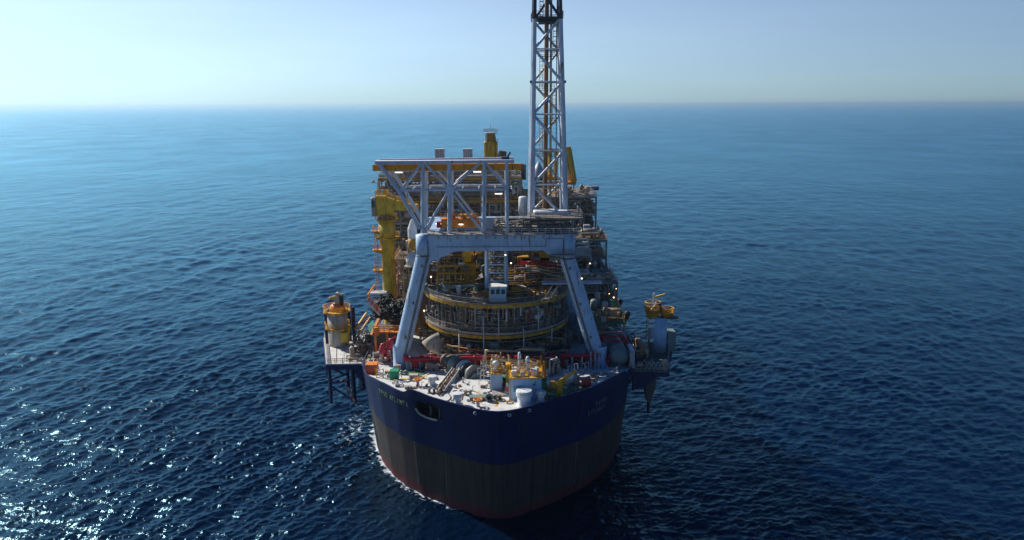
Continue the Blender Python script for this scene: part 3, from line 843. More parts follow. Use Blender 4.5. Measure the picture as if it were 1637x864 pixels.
for j, (z0, z1) in enumerate(zip(zz, zz[1:])):
    mat = M['truss'] if z1 <= levels[7] + .1 else M['soot']
    f = 1 if j % 2 == 0 else -1
    for rear in (0, 1):
        g_ = f if not rear else -f
        q = MB(); q.tube(leg_p(z0, g_, rear), leg_p(z1, -g_, rear), .30 if not rear else .27, None, 10); q.build('diagonal', mat, fl)
    for k in (-1, 1):
        q = MB(); r0, r1 = (0, 1) if (j + (k > 0)) % 2 else (1, 0)
        q.tube(leg_p(z0, k, r0), leg_p(z1, k, r1), .22, None, 8); q.build('diagonal', mat, fl)
for k in (-1, 1):
    p = leg_p(levels[5], k, 0); q = MB(); q.box(p + V(k * .55, 0, 0), (.5, .5, .55)); q.build('lamp_bracket', M['soot'], fl)
xc = at(874, 200, Y=FY).x; yc = FY + 3.7
q = MB(); q.tube((xc - .05, yc, 46), (xc + .15, yc, ZTOP), .52, .46, 12); rp_ = q.build('riser_pipe', M['brown'], fl)
q = MB(); q.tube((xc + 1.15, yc - .3, 46), (xc + 1.0, yc - .3, ZTOP), .24, None, 8); q.build('riser_pipe', M['tan'], fl)
q = MB(); q.tube((xc + 2.35, yc - .8, 46), (xc + 2.2, yc - .8, ZTOP), .10, None, 6); q.build('pilot_line', M['dgrey'], fl)
for j in range(7):
    z0 = 47 + j * 7; sx = -1 if j % 2 == 0 else 1
    q = MB(); x = xc - 1.05 if j % 2 == 0 else xc + 1.75
    q.ladder((x, yc - 1, z0), (x, yc - 1, min(z0 + 7.2, ZTOP)), .7)
    for i in range(7): q.torus((x, yc - 1.3, z0 + 1 + i), .4, .035, (0, 0, 1), 8, 4)
    q.build('ladder', M['tan'] if z0 < 88 else M['soot'], fl)
    q = MB(); q.box((xc, yc - 1, z0), (3.6, 1.2, .08)); q.rail([(xc - 1.8, yc - 1.6, z0), (xc + 1.8, yc - 1.6, z0)]); q.build('rest_platform', M['grate'] if z0 < 88 else M['soot'], fl)
z = levels[7]
q = MB(); q.box((leg_x(z, 0) * 0 + (leg_x(z, 1) + leg_x(z, -1)) / 2, yc, z), (6.4, 6.6, .35)); q.box(((leg_x(z, 1) + leg_x(z, -1)) / 2, yc, z - .5), (3.4, 4, .7)); q.build('work_platform', M['soot'], fl)
q = MB(); w = 3.2; cx = (leg_x(z, 1) + leg_x(z, -1)) / 2
q.rail([(cx - w, yc - w, z + .2), (cx + w, yc - w, z + .2), (cx + w, yc + w, z + .2), (cx - w, yc + w, z + .2)], close=True); stuff(q.build('guard_rail', M['soot'], fl))
q = MB(); q.lathe((xc + .15, yc, ZTOP - .5), [(.5, 0), (.9, 1), (.9, 3), (.7, 3.2), (.7, 1), (0, .8)], 12); q.build('flare_tip', M['soot'], fl)

# ================================================================= TURRET
TC = V(-0.1, 166.4, 17.2); TR_R = 16.9
H_UP, H_LO = 30.7, 24.2
tu = thing('mooring_turret', TC, 'round mooring turret of two ringed decks with yellow rims, packed with pipes', 'turret')
def ringdeck(name, r0, r1, z, th, mat, n=72):
    q = MB(); q.lathe(V(TC.x, TC.y, z - th), [(r0, 0), (r1, 0), (r1, th), (r0, th), (r0, 0)], n, smooth=False); return q.build(name, mat, tu)
ringdeck('core_drum', 0, 10.2, 30.3, 13.1, M['dgrey'])
ringdeck('upper_deck', 0, TR_R - .1, H_UP, .3, M['grate'])
ringdeck('lower_deck', 8.5, TR_R - .2, H_LO, .35, M['grey'])
ringdeck('base_skirt', 10.2, 14.6, 18.4, 1.2, M['dgrey'])
ringdeck('upper_rim', TR_R - .15, TR_R + .12, H_UP - .05, .72, M['rimyellow'])
ringdeck('lower_rim', TR_R - .25, TR_R - .05, H_LO - .45, .7, M['rimyellow'])
ringdeck('toe_plate', TR_R - .25, TR_R + .02, H_LO + .30, .5, M['grey'])
ringdeck('toe_plate', TR_R - .35, TR_R + .0, H_UP + .22, .25, M['grey'])
def pol(a, r, z): return V(TC.x + math.sin(a) * r, TC.y - math.cos(a) * r, z)
def arc(r, z, a0=-2.2, a1=2.2, n=40): return [pol(a0 + (a1 - a0) * i / n, r, z) for i in range(n + 1)]
q = MB(); q.rail(arc(TR_R, H_UP + .2, -2.2, 2.2, 36)); stuff(q.build('upper_guard_rail', M['grey'], tu))
q = MB(); q.rail(arc(TR_R - .1, H_LO + .3, -2.2, 2.2, 36)); stuff(q.build('lower_guard_rail', M['grey'], tu))
for k, (r, z, rr, mat) in enumerate(((14.9, H_UP + .4, .13, 'dgrey'), (14.2, H_UP + .5, .16, 'grey'), (13.3, H_UP + .6, .22, 'steel'), (12.5, H_UP + .5, .14, 'dgrey'), (11.6, H_UP + .9, .18, 'grey'), (10.6, H_UP + 1.2, .24, 'steel'), (15.4, H_LO + 1.7, .13, 'steel'), (15.1, H_LO + .8, .2, 'grey'), (14.9, 18.9, .22, 'steel'), (15.2, 21.9, .15, 'steel'))):
    q = MB(); q.path(arc(r, z, -2.0 + .1 * (k % 3), 2.0 - .13 * (k % 4), 44), rr, 8); q.build('ring_pipe', M[mat], tu)
for i in range(24):                              # props between the decks
    a = -1.9 + 3.8 * (i + .5 + .7 * math.sin(i * 5.3)) / 24
    q = MB(); q.bar(pol(a, 16.1, H_LO), pol(a, 16.1, H_UP - .3), .14 + .10 * (i % 3)); q.build('deck_prop', M['dgrey'], tu)
    q = MB(); q.bar(pol(a + .04, 14.4, 17.2), pol(a + .04, 14.4, H_LO - .3), .36); q.build('deck_prop', M['dgrey'], tu)
    q = MB(); q.bar(pol(a, 10, H_UP - .45), pol(a, TR_R - .2, H_UP - .45), .18, .4); q.build('radial_beam', M['dgrey'], tu)
def polar_clutter(name, z0, z1, r0, r1, n, ne, seed, mats, emats, vert=.5, rmax=.2, a=1.75):
    """pipes and gear laid out along the ring, then bent round the turret"""
    rng = random.Random(seed); q = MB()
    L = a * (r0 + r1) / 2
    pipework(q, (-L, r0, z0), (L, r1, z1), n, rng, mats, .05, rmax, vert, 5)
    equipment(q, (-L, r0 + .3, z0), (L, r1 - .6, z1 - 1.2), ne, rng, emats, .35, 1.4)
    rm = (r0 + r1) / 2
    q.v = [pol(p[0] / rm, p[1], p[2]) for p in q.v]
    return stuff(q.build(name, None, tu))
PM = [M['steel'], M['offwhite'], M['grey'], M['grey'], M['beige'], M['tan'], M['brown'], M['ochre'], M['tan'], M['offwhite'], M['dgrey']]
EM = [M['grey'], M['dgrey'], M['greygreen'], M['offwhite'], M['tan'], M['brown']]
polar_clutter('manifold_piping', H_LO + .2, H_UP - .5, 11.5, 15.6, 520, 190, 3, PM + [M['red']], EM)
polar_clutter('manifold_piping', H_LO + .2, H_UP - .5, 14.4, 16.0, 260, 40, 4, PM, EM, .7, .13)
polar_clutter('riser_piping', 17.3, H_LO - .6, 11.0, 14.8, 320, 110, 5, PM + [M['dgrey']] * 3, EM)
polar_clutter('deck_piping', H_UP + .1, H_UP + 2.2, 9, 15, 260, 100, 6, [M['dgrey'], M['grey'], M['steel'], M['ochre']], EM, .25, .14)
polar_clutter('skirt_piping', 17.3, 21.5, 14.8, 18.4, 260, 150, 9, [M['dgrey'], M['brown'], M['tan'], M['grey'], M['steel'], M['ochre']], [M['dgrey'], M['brown'], M['tan'], M['grey'], M['greygreen']], .5, .2, 1.5)
for a, z0, z1, r in ((-.17, 18.6, H_UP - 2.5, .13), (.02, H_LO, H_UP - 1, .1), (.78, H_LO - 3.4, H_LO, .12), (.55, H_LO, H_UP - 1.2, .11), (-.5, 17.4, H_LO - .5, .12), (.34, 19, H_LO + .6, .11), (.12, H_UP - 3.6, H_UP - .8, .16), (.30, H_UP - 2.6, H_UP - .8, .14)):
    q = MB(); q.path([pol(a, TR_R + .25, z0), pol(a, TR_R + .25, z1), pol(a + .02, 15, z1 + .3)], r, 6); q.build('drop_pipe', M['offwhite'], tu)
# pale plates between the decks on the right, funnel and round tank end low down
for a, w in ((.42, 1.5), (.60, 1.2), (.52, .9), (-.33, 1.1), (-.26, 1.0)):
    q = MB(); p = pol(a, 14.6, H_UP - 2.6); q.box(p, (w, .25, 3.6), a); q.build('shield_plate', M['grey'], tu)
c = at(790, 556, Y=TC.y - 15.8)
q = MB(); q.lathe(c + V(0, 2.0, 0), [(0, -2.0), (.7, -1.96), (1.05, -1.8), (1.2, -1.5), (1.2, 0)], 24, axis=(0, 1, 0)); q.build('tank_end', M['greygreen'], tu)
f0, f1 = at(703, 566, Y=152.6), at(693, 535, Y=153.4)
q = MB(); q.lathe(f0, [(.35, 0), (1.2, .9), (1.9, 2.4), (2.1, 4.2), (1.95, 4.2), (1.7, 2.4), (1, .9), (.2, .1)], 20, axis=(f1 - f0) + V(-1.2, .8, -.3)); q.build('funnel', M['beige'], tu)
for i in range(3):
    x0 = at(849 + i * 3, 548 + i * 3, Y=151.2)
    q = MB(); q.path([x0 + V(-1.2, 0, .1), x0, x0 + V(1.5, 0, -1.6), x0 + V(3, 0, -1.7), x0 + V(3, 0, -3.4)], .11, 6); q.build('drop_pipe', M['steel'], tu)

# ---------------------------------------------------------------- swivel stack and gear on the upper turret deck
sw = thing('swivel_stack', (TC.x, TC.y + 1, H_UP), 'ochre and grey swivel stack of curved pipes and frames behind the control cabin', 'swivel stack')
rng = random.Random(21)
q = MB(); q.lathe((TC.x + .5, TC.y + 3, H_UP), [(0, 0), (5, 0), (5, 1.6), (4.2, 1.8), (4.2, 4.0), (3.4, 4.3), (3.4, 7.5), (2.6, 7.8), (2.6, 10.5), (0, 10.8)], 28); q.build('swivel_drum', M['dgrey'], sw)
for k in range(9):                               # curved pipes on the right, ochre and pink
    r = 5.6 + k * .75; z = H_UP + 5.2 - k * .42
    q = MB(); pts = [V(TC.x + 1.5 + math.sin(a) * r * 1.35, TC.y + 3 - math.cos(a) * r * .95, z) for a in [(-.2 + 1.75 * i / 16) for i in range(17)]]
    q.path(pts, .14 + .05 * (k % 3), 8); q.build('curved_pipe', M[('ochre', 'steel', 'tan', 'yellow', 'grey', 'tan', 'steel', 'ochre', 'dgrey')[k]], sw)
for k in range(5):
    z = H_UP + 6.3 + k * .25
    q = MB(); a_, b_ = at(831, 419 + k * 3.2, Y=163 - k * .8), at(899, 421 + k * 5.2, Y=163 - k * .8)
    q.path([a_, a_.lerp(b_, .45) + V(0, 0, .3), a_.lerp(b_, .8) + V(0, -.3, 0), b_ + V(0, 0, -.2)], .17 + .05 * (k % 2), 8); q.build('curved_pipe', M[('red', 'red', 'pink', 'beige', 'beige')[k]], sw)
for px, py, w, h, mat in ((838, 415, 3.2, 1.6, 'ochre'), (862, 413, 8, .7, 'grey'), (870, 409, 2.2, 2.4, 'ochre'), (848, 421, 5.5, .8, 'tan'), (838, 435, 3.6, 2.4, 'ochre'), (857, 470 - 12, 1.4, 1.2, 'ochre'), (866, 439, 1.1, 3.0, 'grey'), (888, 452, 2, 1.6, 'greygreen')):
    c = at(px, py, Y=165); q = MB(); q.bbox(c, (w, 2.2, h), .1); q.build('manifold_block', M[mat], sw)
pts = [at(px, py, Y=160) for px, py in ((818, 470), (832, 474), (846, 466))]
c = at(827, 468, Y=155); q = MB(); q.bbox(c, (2.6, 1.6, 2.2), .1); q.build('junction_cabinet', M['ochre'], sw)
for k in range(7):                               # ochre framework on the left
    x0 = at(700 + k * 9.5, 440, Y=161); q = MB()
    q.bar(V(x0.x, 161, H_UP + .2), V(x0.x, 161, H_UP + 6.6 - (k % 3) * .9), .3); q.build('frame_post', M['ochre'], sw)
for z in (2.2, 4.3, 6.0):
    q = MB(); q.bar(V(at(698, 440, Y=161).x, 161, H_UP + z), V(at(762, 440, Y=161).x, 161, H_UP + z), .25, .4); q.build('frame_beam', M['ochre'], sw)
q = MB(); lo, hi = at(700, 455, Y=163), at(765, 415, Y=163)
pipework(q, (lo.x, 161, H_UP + .3), (hi.x, 168, H_UP + 8), 130, rng, [M['ochre'], M['tan'], M['ochre'], M['brown'], M['dgrey'], M['steel']], .06, .2, .5, 5)
equipment(q, (lo.x, 161, H_UP + .3), (hi.x, 168, H_UP + 6), 50, rng, [M['ochre'], M['tan'], M['brown'], M['dgrey'], M['offwhite']], .4, 1.5)
stuff(q.build('frame_piping', None, sw))
q = MB(); lo, hi = at(822, 455, Y=163), at(900, 415, Y=163)
pipework(q, (lo.x, 159, H_UP + .3), (hi.x, 170, H_UP + 6), 150, rng, [M['ochre'], M['tan'], M['grey'], M['dgrey'], M['steel'], M['brown'], M['pink']], .06, .2, .3, 5)
equipment(q, (lo.x, 160, H_UP + .3), (hi.x, 170, H_UP + 5), 50, rng, EM + [M['ochre']], .4, 1.4)
stuff(q.build('swivel_piping', None, sw))
a_, b_ = at(708, 460, Y=156.5), at(757, 456, Y=157)
q = MB(); q.bar(a_, b_, 2.0, .35); q.build('service_platform', M['greygreen'], sw)
q = MB(); q.bar(at(706, 452, Y=156), at(711, 460, Y=155.6), .3); q.build('platform_stay', M['offwhite'], sw)
c = at(701, 420, Y=168)
for k in range(5):
    q = MB(); q.box(c + V(.4 * (k % 2), -.5 * k, .9 - k * .55), (4.2 - .3 * k, 1.2, .25), .05 * k); q.build('hatch_panel', M[('beige', 'white', 'pink', 'beige', 'white')[k]], sw)
c = at(711, 406, Y=172); q = MB()
for k in range(4): q.torus(c + V(-.9 + .6 * k, 0, 0), 1.0, .14, (1, .2, 0), 14, 5)
q.bar(c + V(-1.6, 0, -.2), c + V(1.6, 0, -.2), .3); q.build('hose_drum', M['red'], sw)
c = at(744, 430, Y=160); q = MB(); q.bbox(c, (1.6, 1.2, .9), .1); q.build('valve_actuator', M['dgrey'], sw)
q = MB(); q.lathe(c + V(-.8, 0, 1.0), [(.1, 0), (.9, .15), (.9, .3), (0, .5)], 12); q.build('valve_cap', M['offwhite'], sw)

# yellow hook block / winch under the girder
wn_ = thing('lifting_winch', at(757, 432, Y=163), 'bright yellow winch head with black sheaves below the portal girder', 'winch')
c = at(752, 408, Y=163)
q = MB(); q.lathe(c + V(-.6, 0, -1.9), [(.5, 0), (1.2, .5), (1.5, 2.0), (.9, 3.1), (.25, 3.7), (0, 3.7)], 7, smooth=False); q.build('hood', M['yellow'], wn_)
q = MB(); q.bbox(c + V(.4, .2, -2.4), (3.0, 2.2, 1.2), .25); q.bbox(c + V(.2, .2, -4.2), (2.0, 1.8, 2.6), .3); q.build('winch_frame', M['yellow'], wn_)
q = MB(); q.bbox(c + V(1.9, .1, 1.0), (1.4, 1.6, 1.4), .3); q.bar(c + V(1.2, .1, -1), c + V(2.1, .1, 1), .6); q.build('jib_head', M['yellow'], wn_)
for dz in (-.2, -1.4):
    q = MB(); q.lathe(c + V(1.1, -.8, dz), [(0, 0), (.65, 0), (.65, .5), (0, .5)], 14, axis=(1, 0, 0)); q.build('sheave', M['black'], wn_)
for k in range(3):
    q = MB(); q.bar(c + V(-1.4 + .9 * k, -.6, -6), c + V(-1.2 + .8 * k, -.4, -2.6), .3); q.build('stand_leg', M['yellow'], wn_)

# stair tower hanging from the portal down to the turret
stw = thing('access_tower', at(793, 470, Y=156), 'grey lattice access tower between the control cabin and the portal girder', 'access tower')
for x_ in (778, 809):
    for Y in (156.2, 159.2):
        a_ = at(x_, 430, Y=156.2); q = MB(); q.bar(V(a_.x, Y, H_UP), V(a_.x, Y, 43.0), .62); q.build('tower_post', M['bluegrey'] if Y < 157 else M['grey'], stw)
xa, xb = at(778, 430, Y=156.2).x, at(809, 430, Y=156.2).x
for k in range(7):
    z = H_UP + 1.6 + k * 1.85
    q = MB(); q.box(((xa + xb) / 2, 157.7, z), (xb - xa, 3.2, .16)); q.build('landing', M['grate'], stw)
    q = MB(); q.bar(V(xa, 156.1, z + .15), V(xb, 156.1, z + .15), .25); q.build('ring_beam', M['bluegrey'], stw)
    q = MB(); s = 1 if k % 2 else -1; mid = (xa + xb) / 2
    if k < 6: q.bar(V(mid - s * 1.4, 157.2, z), V(mid + s * 1.4, 157.2, z + 1.85), .8, .18)
    q.rail([(xa + .3, 156.2, z), (xb - .3, 156.2, z)], 1.0, 1.0); stuff(q.build('stair_flight', M['grey'], stw))
q = MB(); pipework(q, (xa, 157, H_UP), (xb, 159, 43), 40, rng, [M['dgrey'], M['steel'], M['grey']], .05, .14, .8, 5); stuff(q.build('riser_lines', None, stw))

# control cabin
cb0 = at(796, 479, Y=150.9)
cab = thing('control_cabin', (cb0.x, 152.6, H_UP), 'small pale blue control cabin with three square windows on the upper turret deck', 'cabin')
cz = H_UP + .25
q = MB(); q.bbox((cb0.x, 152.4, cz + 1.6), (3.6, 2.8, 3.2), .1); q.build('wall', M['cabblue'], cab)
q = MB(); q.bbox((cb0.x, 152.4, cz + 3.32), (4.0, 3.2, .22), .06); q.build('roof', M['white'], cab)
for k in (-1, 0, 1):
    q = MB(); q.box((cb0.x + k * 1.12, 150.97, cz + 2.25), (.98, .10, 1.25)); w = q.build('window', M['cabblue'], cab)
    q = MB(); q.box((cb0.x + k * 1.12, 150.92, cz + 2.25), (.80, .06, 1.05)); q.build('pane', M['glass'], w)

# ================================================================= TOPSIDE MODULES
def module(name, label, x0, x1, y0, y1, zs, seed, nx=4, edge='ochre', cols='grey', dens=1.0, brace=(), pm=None, em=None, vessels=2, top=True):
    rng = random.Random(seed)
    t = thing(name, ((x0 + x1) / 2, (y0 + y1) / 2, zs[0]), label, 'process module')
    pm = pm or [M['steel'], M['grey'], M['tan'], M['beige'], M['offwhite'], M['steel'], M['brown'], M['tan'], M['offwhite']]
    em = em or [M['grey'], M['tan'], M['offwhite'], M['greygreen'], M['dgrey'], M['beige'], M['brown']]
    xs = [x0 + (x1 - x0) * i / nx for i in range(nx + 1)]
    for Y in (y0 + .3, y1 - .3):
        for x in xs:
            q = MB(); q.bar((x, Y, zs[0]), (x, Y, zs[-1] - .3), .42); q.build('column', M[cols], t)
    for li, z in enumerate(zs[1:]):
        q = MB(); q.box(((x0 + x1) / 2, (y0 + y1) / 2, z - .1), (x1 - x0, y1 - y0, .14)); q.build('deck_plate', M['grate'], t)
        for Y in (y0 - .02, y1 + .02):
            q = MB(); q.box(((x0 + x1) / 2, Y, z - .3), (x1 - x0 + .3, .3, .62)); q.build('edge_beam', M[edge] if z == zs[-1] or li % 3 == 1 else M[cols], t)
        for x in (x0, x1):
            q = MB(); q.box((x, (y0 + y1) / 2, z - .3), (.3, y1 - y0 - .5, .6)); q.build('edge_beam', M[cols], t)
        q = MB(); q.rail([(x0, y1, z), (x0, y0, z), (x1, y0, z), (x1, y1, z)], 1.1, 1.8); stuff(q.build('guard_rail', M['steel'] if li % 2 else M['ochre'], t))
    for li, i in brace:
        z0_, z1_ = zs[li], zs[li + 1] - .5; xm = (xs[i] + xs[i + 1]) / 2
        for a, b_ in (((xs[i], z0_), (xm, z1_)), ((xm, z1_), (xs[i + 1], z0_))):
            q = MB(); q.tube((a[0], y0 + .3, a[1]), (b_[0], y0 + .3, b_[1]), .17, None, 8); q.build('brace', M['steel'], t)
    tops = zip(zs, zs[1:] + ([zs[-1] + 2.6] if top else []))
    for li, (za, zb_) in enumerate(tops):
        A = (x1 - x0) * (zb_ - za) / 30.0
        last = li == len(zs) - 1
        k = .45 if last else 1.0
        q = MB()
        pipework(q, (x0 + .4, y0 + .4, za + .1), (x1 - .4, y0 + 4.5, zb_ - .7), int(24 * A * dens * k), rng, pm, .07, .26, .5, 5)
        equipment(q, (x0 + .6, y0 + .6, za + .2), (x1 - .6, y0 + 5, zb_ - 1.6), int(9 * A * dens * k), rng, em, .4, 1.5)
        if last: equipment(q, (x0 + .8, y0 + 4, za + .3), (x1 - .8, y1 - 1, za + .6), int(7 * A * dens), rng, em, .8, 2.2)
        stuff(q.build('pipework', None, t))
        for _ in range(vessels if not last else 1):
            r = .8 + .5 * rng.random(); x = x0 + 2 + (x1 - x0 - 4) * rng.random(); q = MB()
            if rng.random() < .5 and zb_ - za > 4:
                h = zb_ - za - 1.2; q.lathe((x, y0 + 1.8 + rng.random() * 2, za), [(0, 0), (r, .1), (r, h - .5), (r * .6, h - .1), (0, h)], 16); q.build('standing_vessel', M[rng.choice(('offwhite', 'beige', 'steel', 'grey'))], t)
            else:
                L = 3.5 + 2.5 * rng.random(); x = min(x, x1 - L - .5); x = max(x, x0 + .3)
                q.lathe((x, y0 + 2.2 + rng.random(), za + r + .5), [(0, 0), (r * .6, .15), (r, .6), (r, L - .6), (r * .6, L - .15), (0, L)], 16, axis=(1, 0, 0))
                for f in (.25, .75): q.box((x + L * f, y0 + 2.7, za + .4), (.3, r * 1.4, .8))
                q.build('drum_vessel', M[rng.choice(('offwhite', 'tan', 'steel', 'greygreen'))], t)
    return t
mA = module('process_module', 'wide tall topside module with ochre top deck edge, behind the white gantry truss', -31, 6.6, 194, 214, [17.2, 25.5, 31, 36.5, 41.5, 47.3, 53.3], 11, 7, 'ochre', 'grey', 1.9, ((3, 1), (4, 1), (3, 2), (4, 3), (3, 0), (2, 1)))
mB = module('process_module', 'narrow topside module with pale vertical tanks between the gantry truss and flare tower', 7.4, 15.6, 192, 210, [17.2, 26, 33, 38, 43, 48.4], 12, 2, 'grey', 'tan', 1.6, top=False)
mC = module('process_module', 'topside module with brown pipework aft of the flare tower, at the right ship side', 16.2, 31, 226, 250, [17.2, 26, 33, 39, 44.2], 13, 3, 'grey', 'grey', 2.0)
mD = module('process_module', 'stepped grey module with white pipe bends right of the portal girder', 16.2, 31.2, 204, 224, [17.2, 24, 29.5, 34.6], 14, 3, 'greygreen', 'grey', 2.0, vessels=3)
mE = module('process_module', 'low grey green edged module behind the right portal leg', 15.2, 31, 183, 202, [17.2, 22.5, 27.4], 15, 3, 'greygreen', 'grey', 2.0)
mF = module('process_module', 'lowest module with green walkway edge at the right hull side, beside the turret', 19.8, 29.6, 163, 181.5, [17.2, 22.6], 16, 2, 'green', 'grey', 1.3, vessels=2)
mG = module('pipe_rack', 'dense pipe rack directly behind the turret under the portal girder', -14.5, 15, 184.5, 191.5, [17.2, 24, 29.5, 34, 38.5], 17, 5, 'grey', 'tan', 1.8)
mH = module('pipe_rack', 'bundle of upright pinkish grey pipes between the left crane and the portal leg', -25.5, -15.2, 178.5, 191, [17.2, 23, 29, 34.8], 18, 2, 'tan', 'pink', 1.8, pm=[M['steel'], M['pink'], M['grey'], M['beige'], M['dgrey']], vessels=1)
mG['category'] = 'pipe rack'; mH['category'] = 'pipe rack'
rng = random.Random(5)
q = MB()
for i in range(34):
    x = -25 + 9.2 * rng.random(); z0_ = 20 + 6 * rng.random(); z1_ = 30 + 8 * rng.random(); Y = 177.2 + rng.random()
    q.m(rng.choice([M['steel'], M['pink'], M['grey'], M['beige'], M['dgrey']])); q.tube((x, Y, z0_), (x, Y, z1_), .08 + .12 * rng.random(), None, 6)
stuff(q.build('upright_pipes', None, mH))
# white standing tank beside the flare tower, dome and cooling pieces seen left of the right leg
def tank(label, px, y0_, y1_, Y, r, mat, name='storage_tank'):
    a_, b_ = at(px, y1_, Y=Y), at(px, y0_, Y=Y); h = b_.z - a_.z
    t = thing(name, a_, label, 'tank')
    q = MB(); q.lathe(a_, [(0, 0), (r, 0), (r, h - .3), (r * .7, h - .05), (0, h)], 20); q.build('shell', M[mat], t)
    q = MB(); q.torus(a_ + V(0, 0, h * .5), r + .03, .07, n=20, k=5); q.build('band', M['grey'], t)
    q = MB(); q.ladder(a_ + V(r * .5, -r - .1, 0), a_ + V(r * .5, -r - .1, h), .5); q.build('ladder', M['steel'], t)
    return t
tank('white upright tank standing left of the flare tower foot', 836, 314, 346, 186, 1.15, 'white')
# exhaust stacks on the top deck
for px, lab in ((704, 'grey square exhaust stack above the left half of the gantry truss'), (748.5, 'grey square exhaust stack nearest the yellow mast above the gantry truss')):
    a_, b_ = at(px, 285, Y=207), at(px, 238, Y=207)
    t = thing('exhaust_stack', V(a_.x, 207, 53.3), lab, 'exhaust stack', 'exhaust stacks on the topside module')
    q = MB(); q.bbox((a_.x, 207, (53.3 + b_.z - 3.1) / 2), (2.1, 2.1, b_.z - 3.1 - 53.3), .05); q.build('duct', M['grey'], t)
    q = MB(); q.bbox((a_.x, 207, b_.z - 1.35), (2.6, 2.6, 2.7), .05); q.build('silencer', M['pink'] if False else M['offwhite'], t)
    q = MB(); q.box((a_.x, 207, b_.z - 2.9), (2.25, 2.25, .35)); q.build('expansion_joint', M['black'], t)
    for k in range(4): q = MB(); q.box((a_.x - .9 + .6 * k, 205.65, b_.z - 1.35), (.12, .1, 2.5)); q.build('casing_rib', M['grey'], t)
    q = MB(); q.tube((a_.x - 1.35, 206, 54), (a_.x - 1.35, 206, b_.z - 2.4), .22, None, 8); q.build('drain_pipe', M['white'], t)
a_ = at(803, 246, Y=208)
t = thing('ventilation_hood', V(a_.x, 208, 53.3), 'small grey slanted hood just right of the yellow mast', 'ventilation hood')
q = MB(); q.slab([(a_.x - 1.2, 207, 53.3), (a_.x + 1.1, 207, 53.3), (a_.x + 1.2, 207, a_.z + .7), (a_.x - .9, 207, a_.z + 1.0), (a_.x - 1.3, 207, a_.z)], V(0, 2.2, 0)); q.build('hood', M['grey'], t)
q = MB(); q.bbox((a_.x + .2, 206.95, a_.z), (1.5, .2, 1.1), .03); q.build('louvre', M['dgrey'], t)
# tan equipment along the top deck
for px, py, w, h, mat, lab in ((655, 275, 6.5, 1.1, 'beige', 'long low beige cabinet at the left end of the top module deck'), (722, 275, 5.2, 2.2, 'brown', 'brown equipment casing below the gap of the two exhaust stacks'), (735, 276, 2.6, 2.6, 'tan', 'tan filter casing right of the left exhaust stack')):
    a_ = at(px, py, Y=197); t = thing('equipment_casing', V(a_.x, 198, 53.3), lab, 'equipment casing')
    q = MB(); q.bbox((a_.x, 198, 53.3 + h / 2 + .2), (w, 2.2, h), .08); q.build('casing', M[mat], t)
    q = MB(); q.box((a_.x, 196.85, 53.3 + h / 2 + .2), (w * .8, .12, h * .6)); q.build('door_panel', M['grey'], t)
    for f in (-.4, .4): q = MB(); q.box((a_.x + f * w, 198, 53.38), (.3, 2, .2)); q.build('skid_foot', M['dgrey'], t)
# orange lifeboat-station like carrier on top of the portal behind the truss
a_, b_ = at(706, 372, Y=157), at(766, 372, Y=157)
t = thing('maintenance_carrier', V((a_.x + b_.x) / 2, 157, 46.2), 'long orange box-sided carrier sitting on the portal behind the truss posts', 'carrier')
L = b_.x - a_.x; cx = (a_.x + b_.x) / 2
q = MB(); q.bbox((cx, 157, 47.25), (L, 2.6, 1.9), .1); q.build('tray', M['orange'], t)
for k in range(5): q = MB(); q.box((cx - L / 2 + L * (k + .5) / 5, 155.66, 47.0), (.2, .12, 1.6)); q.build('side_rib', M['yellow'], t)
q = MB(); q.rail([(cx - L / 2, 155.8, 48.2), (cx + L / 2, 155.8, 48.2)], 1.1, 1.1, .06); stuff(q.build('guard_rail', M['orange'], t))
for f in (-.2, .1, .32): q = MB(); q.bbox((cx + f * L, 156.6, 48.7), (1.3, 1, .8), .1); q.build('battery_box', M['redorange'] if f < 0 else M['yellow'], t)
q = MB(); q.bar((cx + .6, 156, 47.6), (cx + .6, 156, 49.3), .3); q.bar((cx - .4, 156, 48.9), (cx + 1.6, 156, 48.9), .25); q.build('cross_mast', M['yellow'], t)
q = MB(); q.bbox((cx - L / 2 - .5, 156.4, 46.9), (.9, 1.6, 1.2), .1); q.build('end_box', M['red'], t)
# clutter on the portal deck, right half: dark skids under the flare tower
rng = random.Random(77)
xs0, xs1 = at(790, 372, Y=GY).x, at(935, 372, Y=GY).x
t = thing('flare_skid', V((xs0 + xs1) / 2, 152, 46.1), 'dark railed equipment skid on the portal girder in front of the flare tower foot', 'skid')
q = MB(); pipework(q, (xs0, 149.5, 46.2), (xs1 - 2, 154, 48.8), 100, rng, [M['dgrey'], M['grey'], M['steel'], M['grey']], .05, .16, .35, 5)
equipment(q, (xs0, 150.5, 46.2), (xs1 - 2, 154, 47.4), 40, rng, [M['dgrey'], M['grey'], M['offwhite'], M['brown']], .4, 1.3); stuff(q.build('skid_piping', None, t))
for z in (47.3, 48.9):
    q = MB(); q.bar((xs0 + 6, 149.3, z), (xs1 - .5, 149.3, z), .2); q.build('skid_beam', M['dgrey'], t)
for k in range(9): q = MB(); x = xs0 + 6 + (xs1 - xs0 - 6.5) * k / 8; q.bar((x, 149.3, 46.2), (x, 149.3, 48.9), .22); q.build('skid_post', M['dgrey'], t)
q = MB(); q.box(((xs0 + xs1) / 2 + 3.6, 156, 49.05), (11, 13, .16)); q.build('skid_roof', M['grate'], t)
q = MB(); q.bbox((at(880, 352, Y=157).x, 156.5, 49.5), (7.5, 4, .7), .3); q.build('heat_shield', M['white'], t)
for px in (912, 925): a_ = at(px, 350, Y=153); q = MB(); q.bar(a_ + V(-.5, 0, .9), a_ + V(.8, -1, -.9), .45); q.build('pipe_end', M['white'], t)
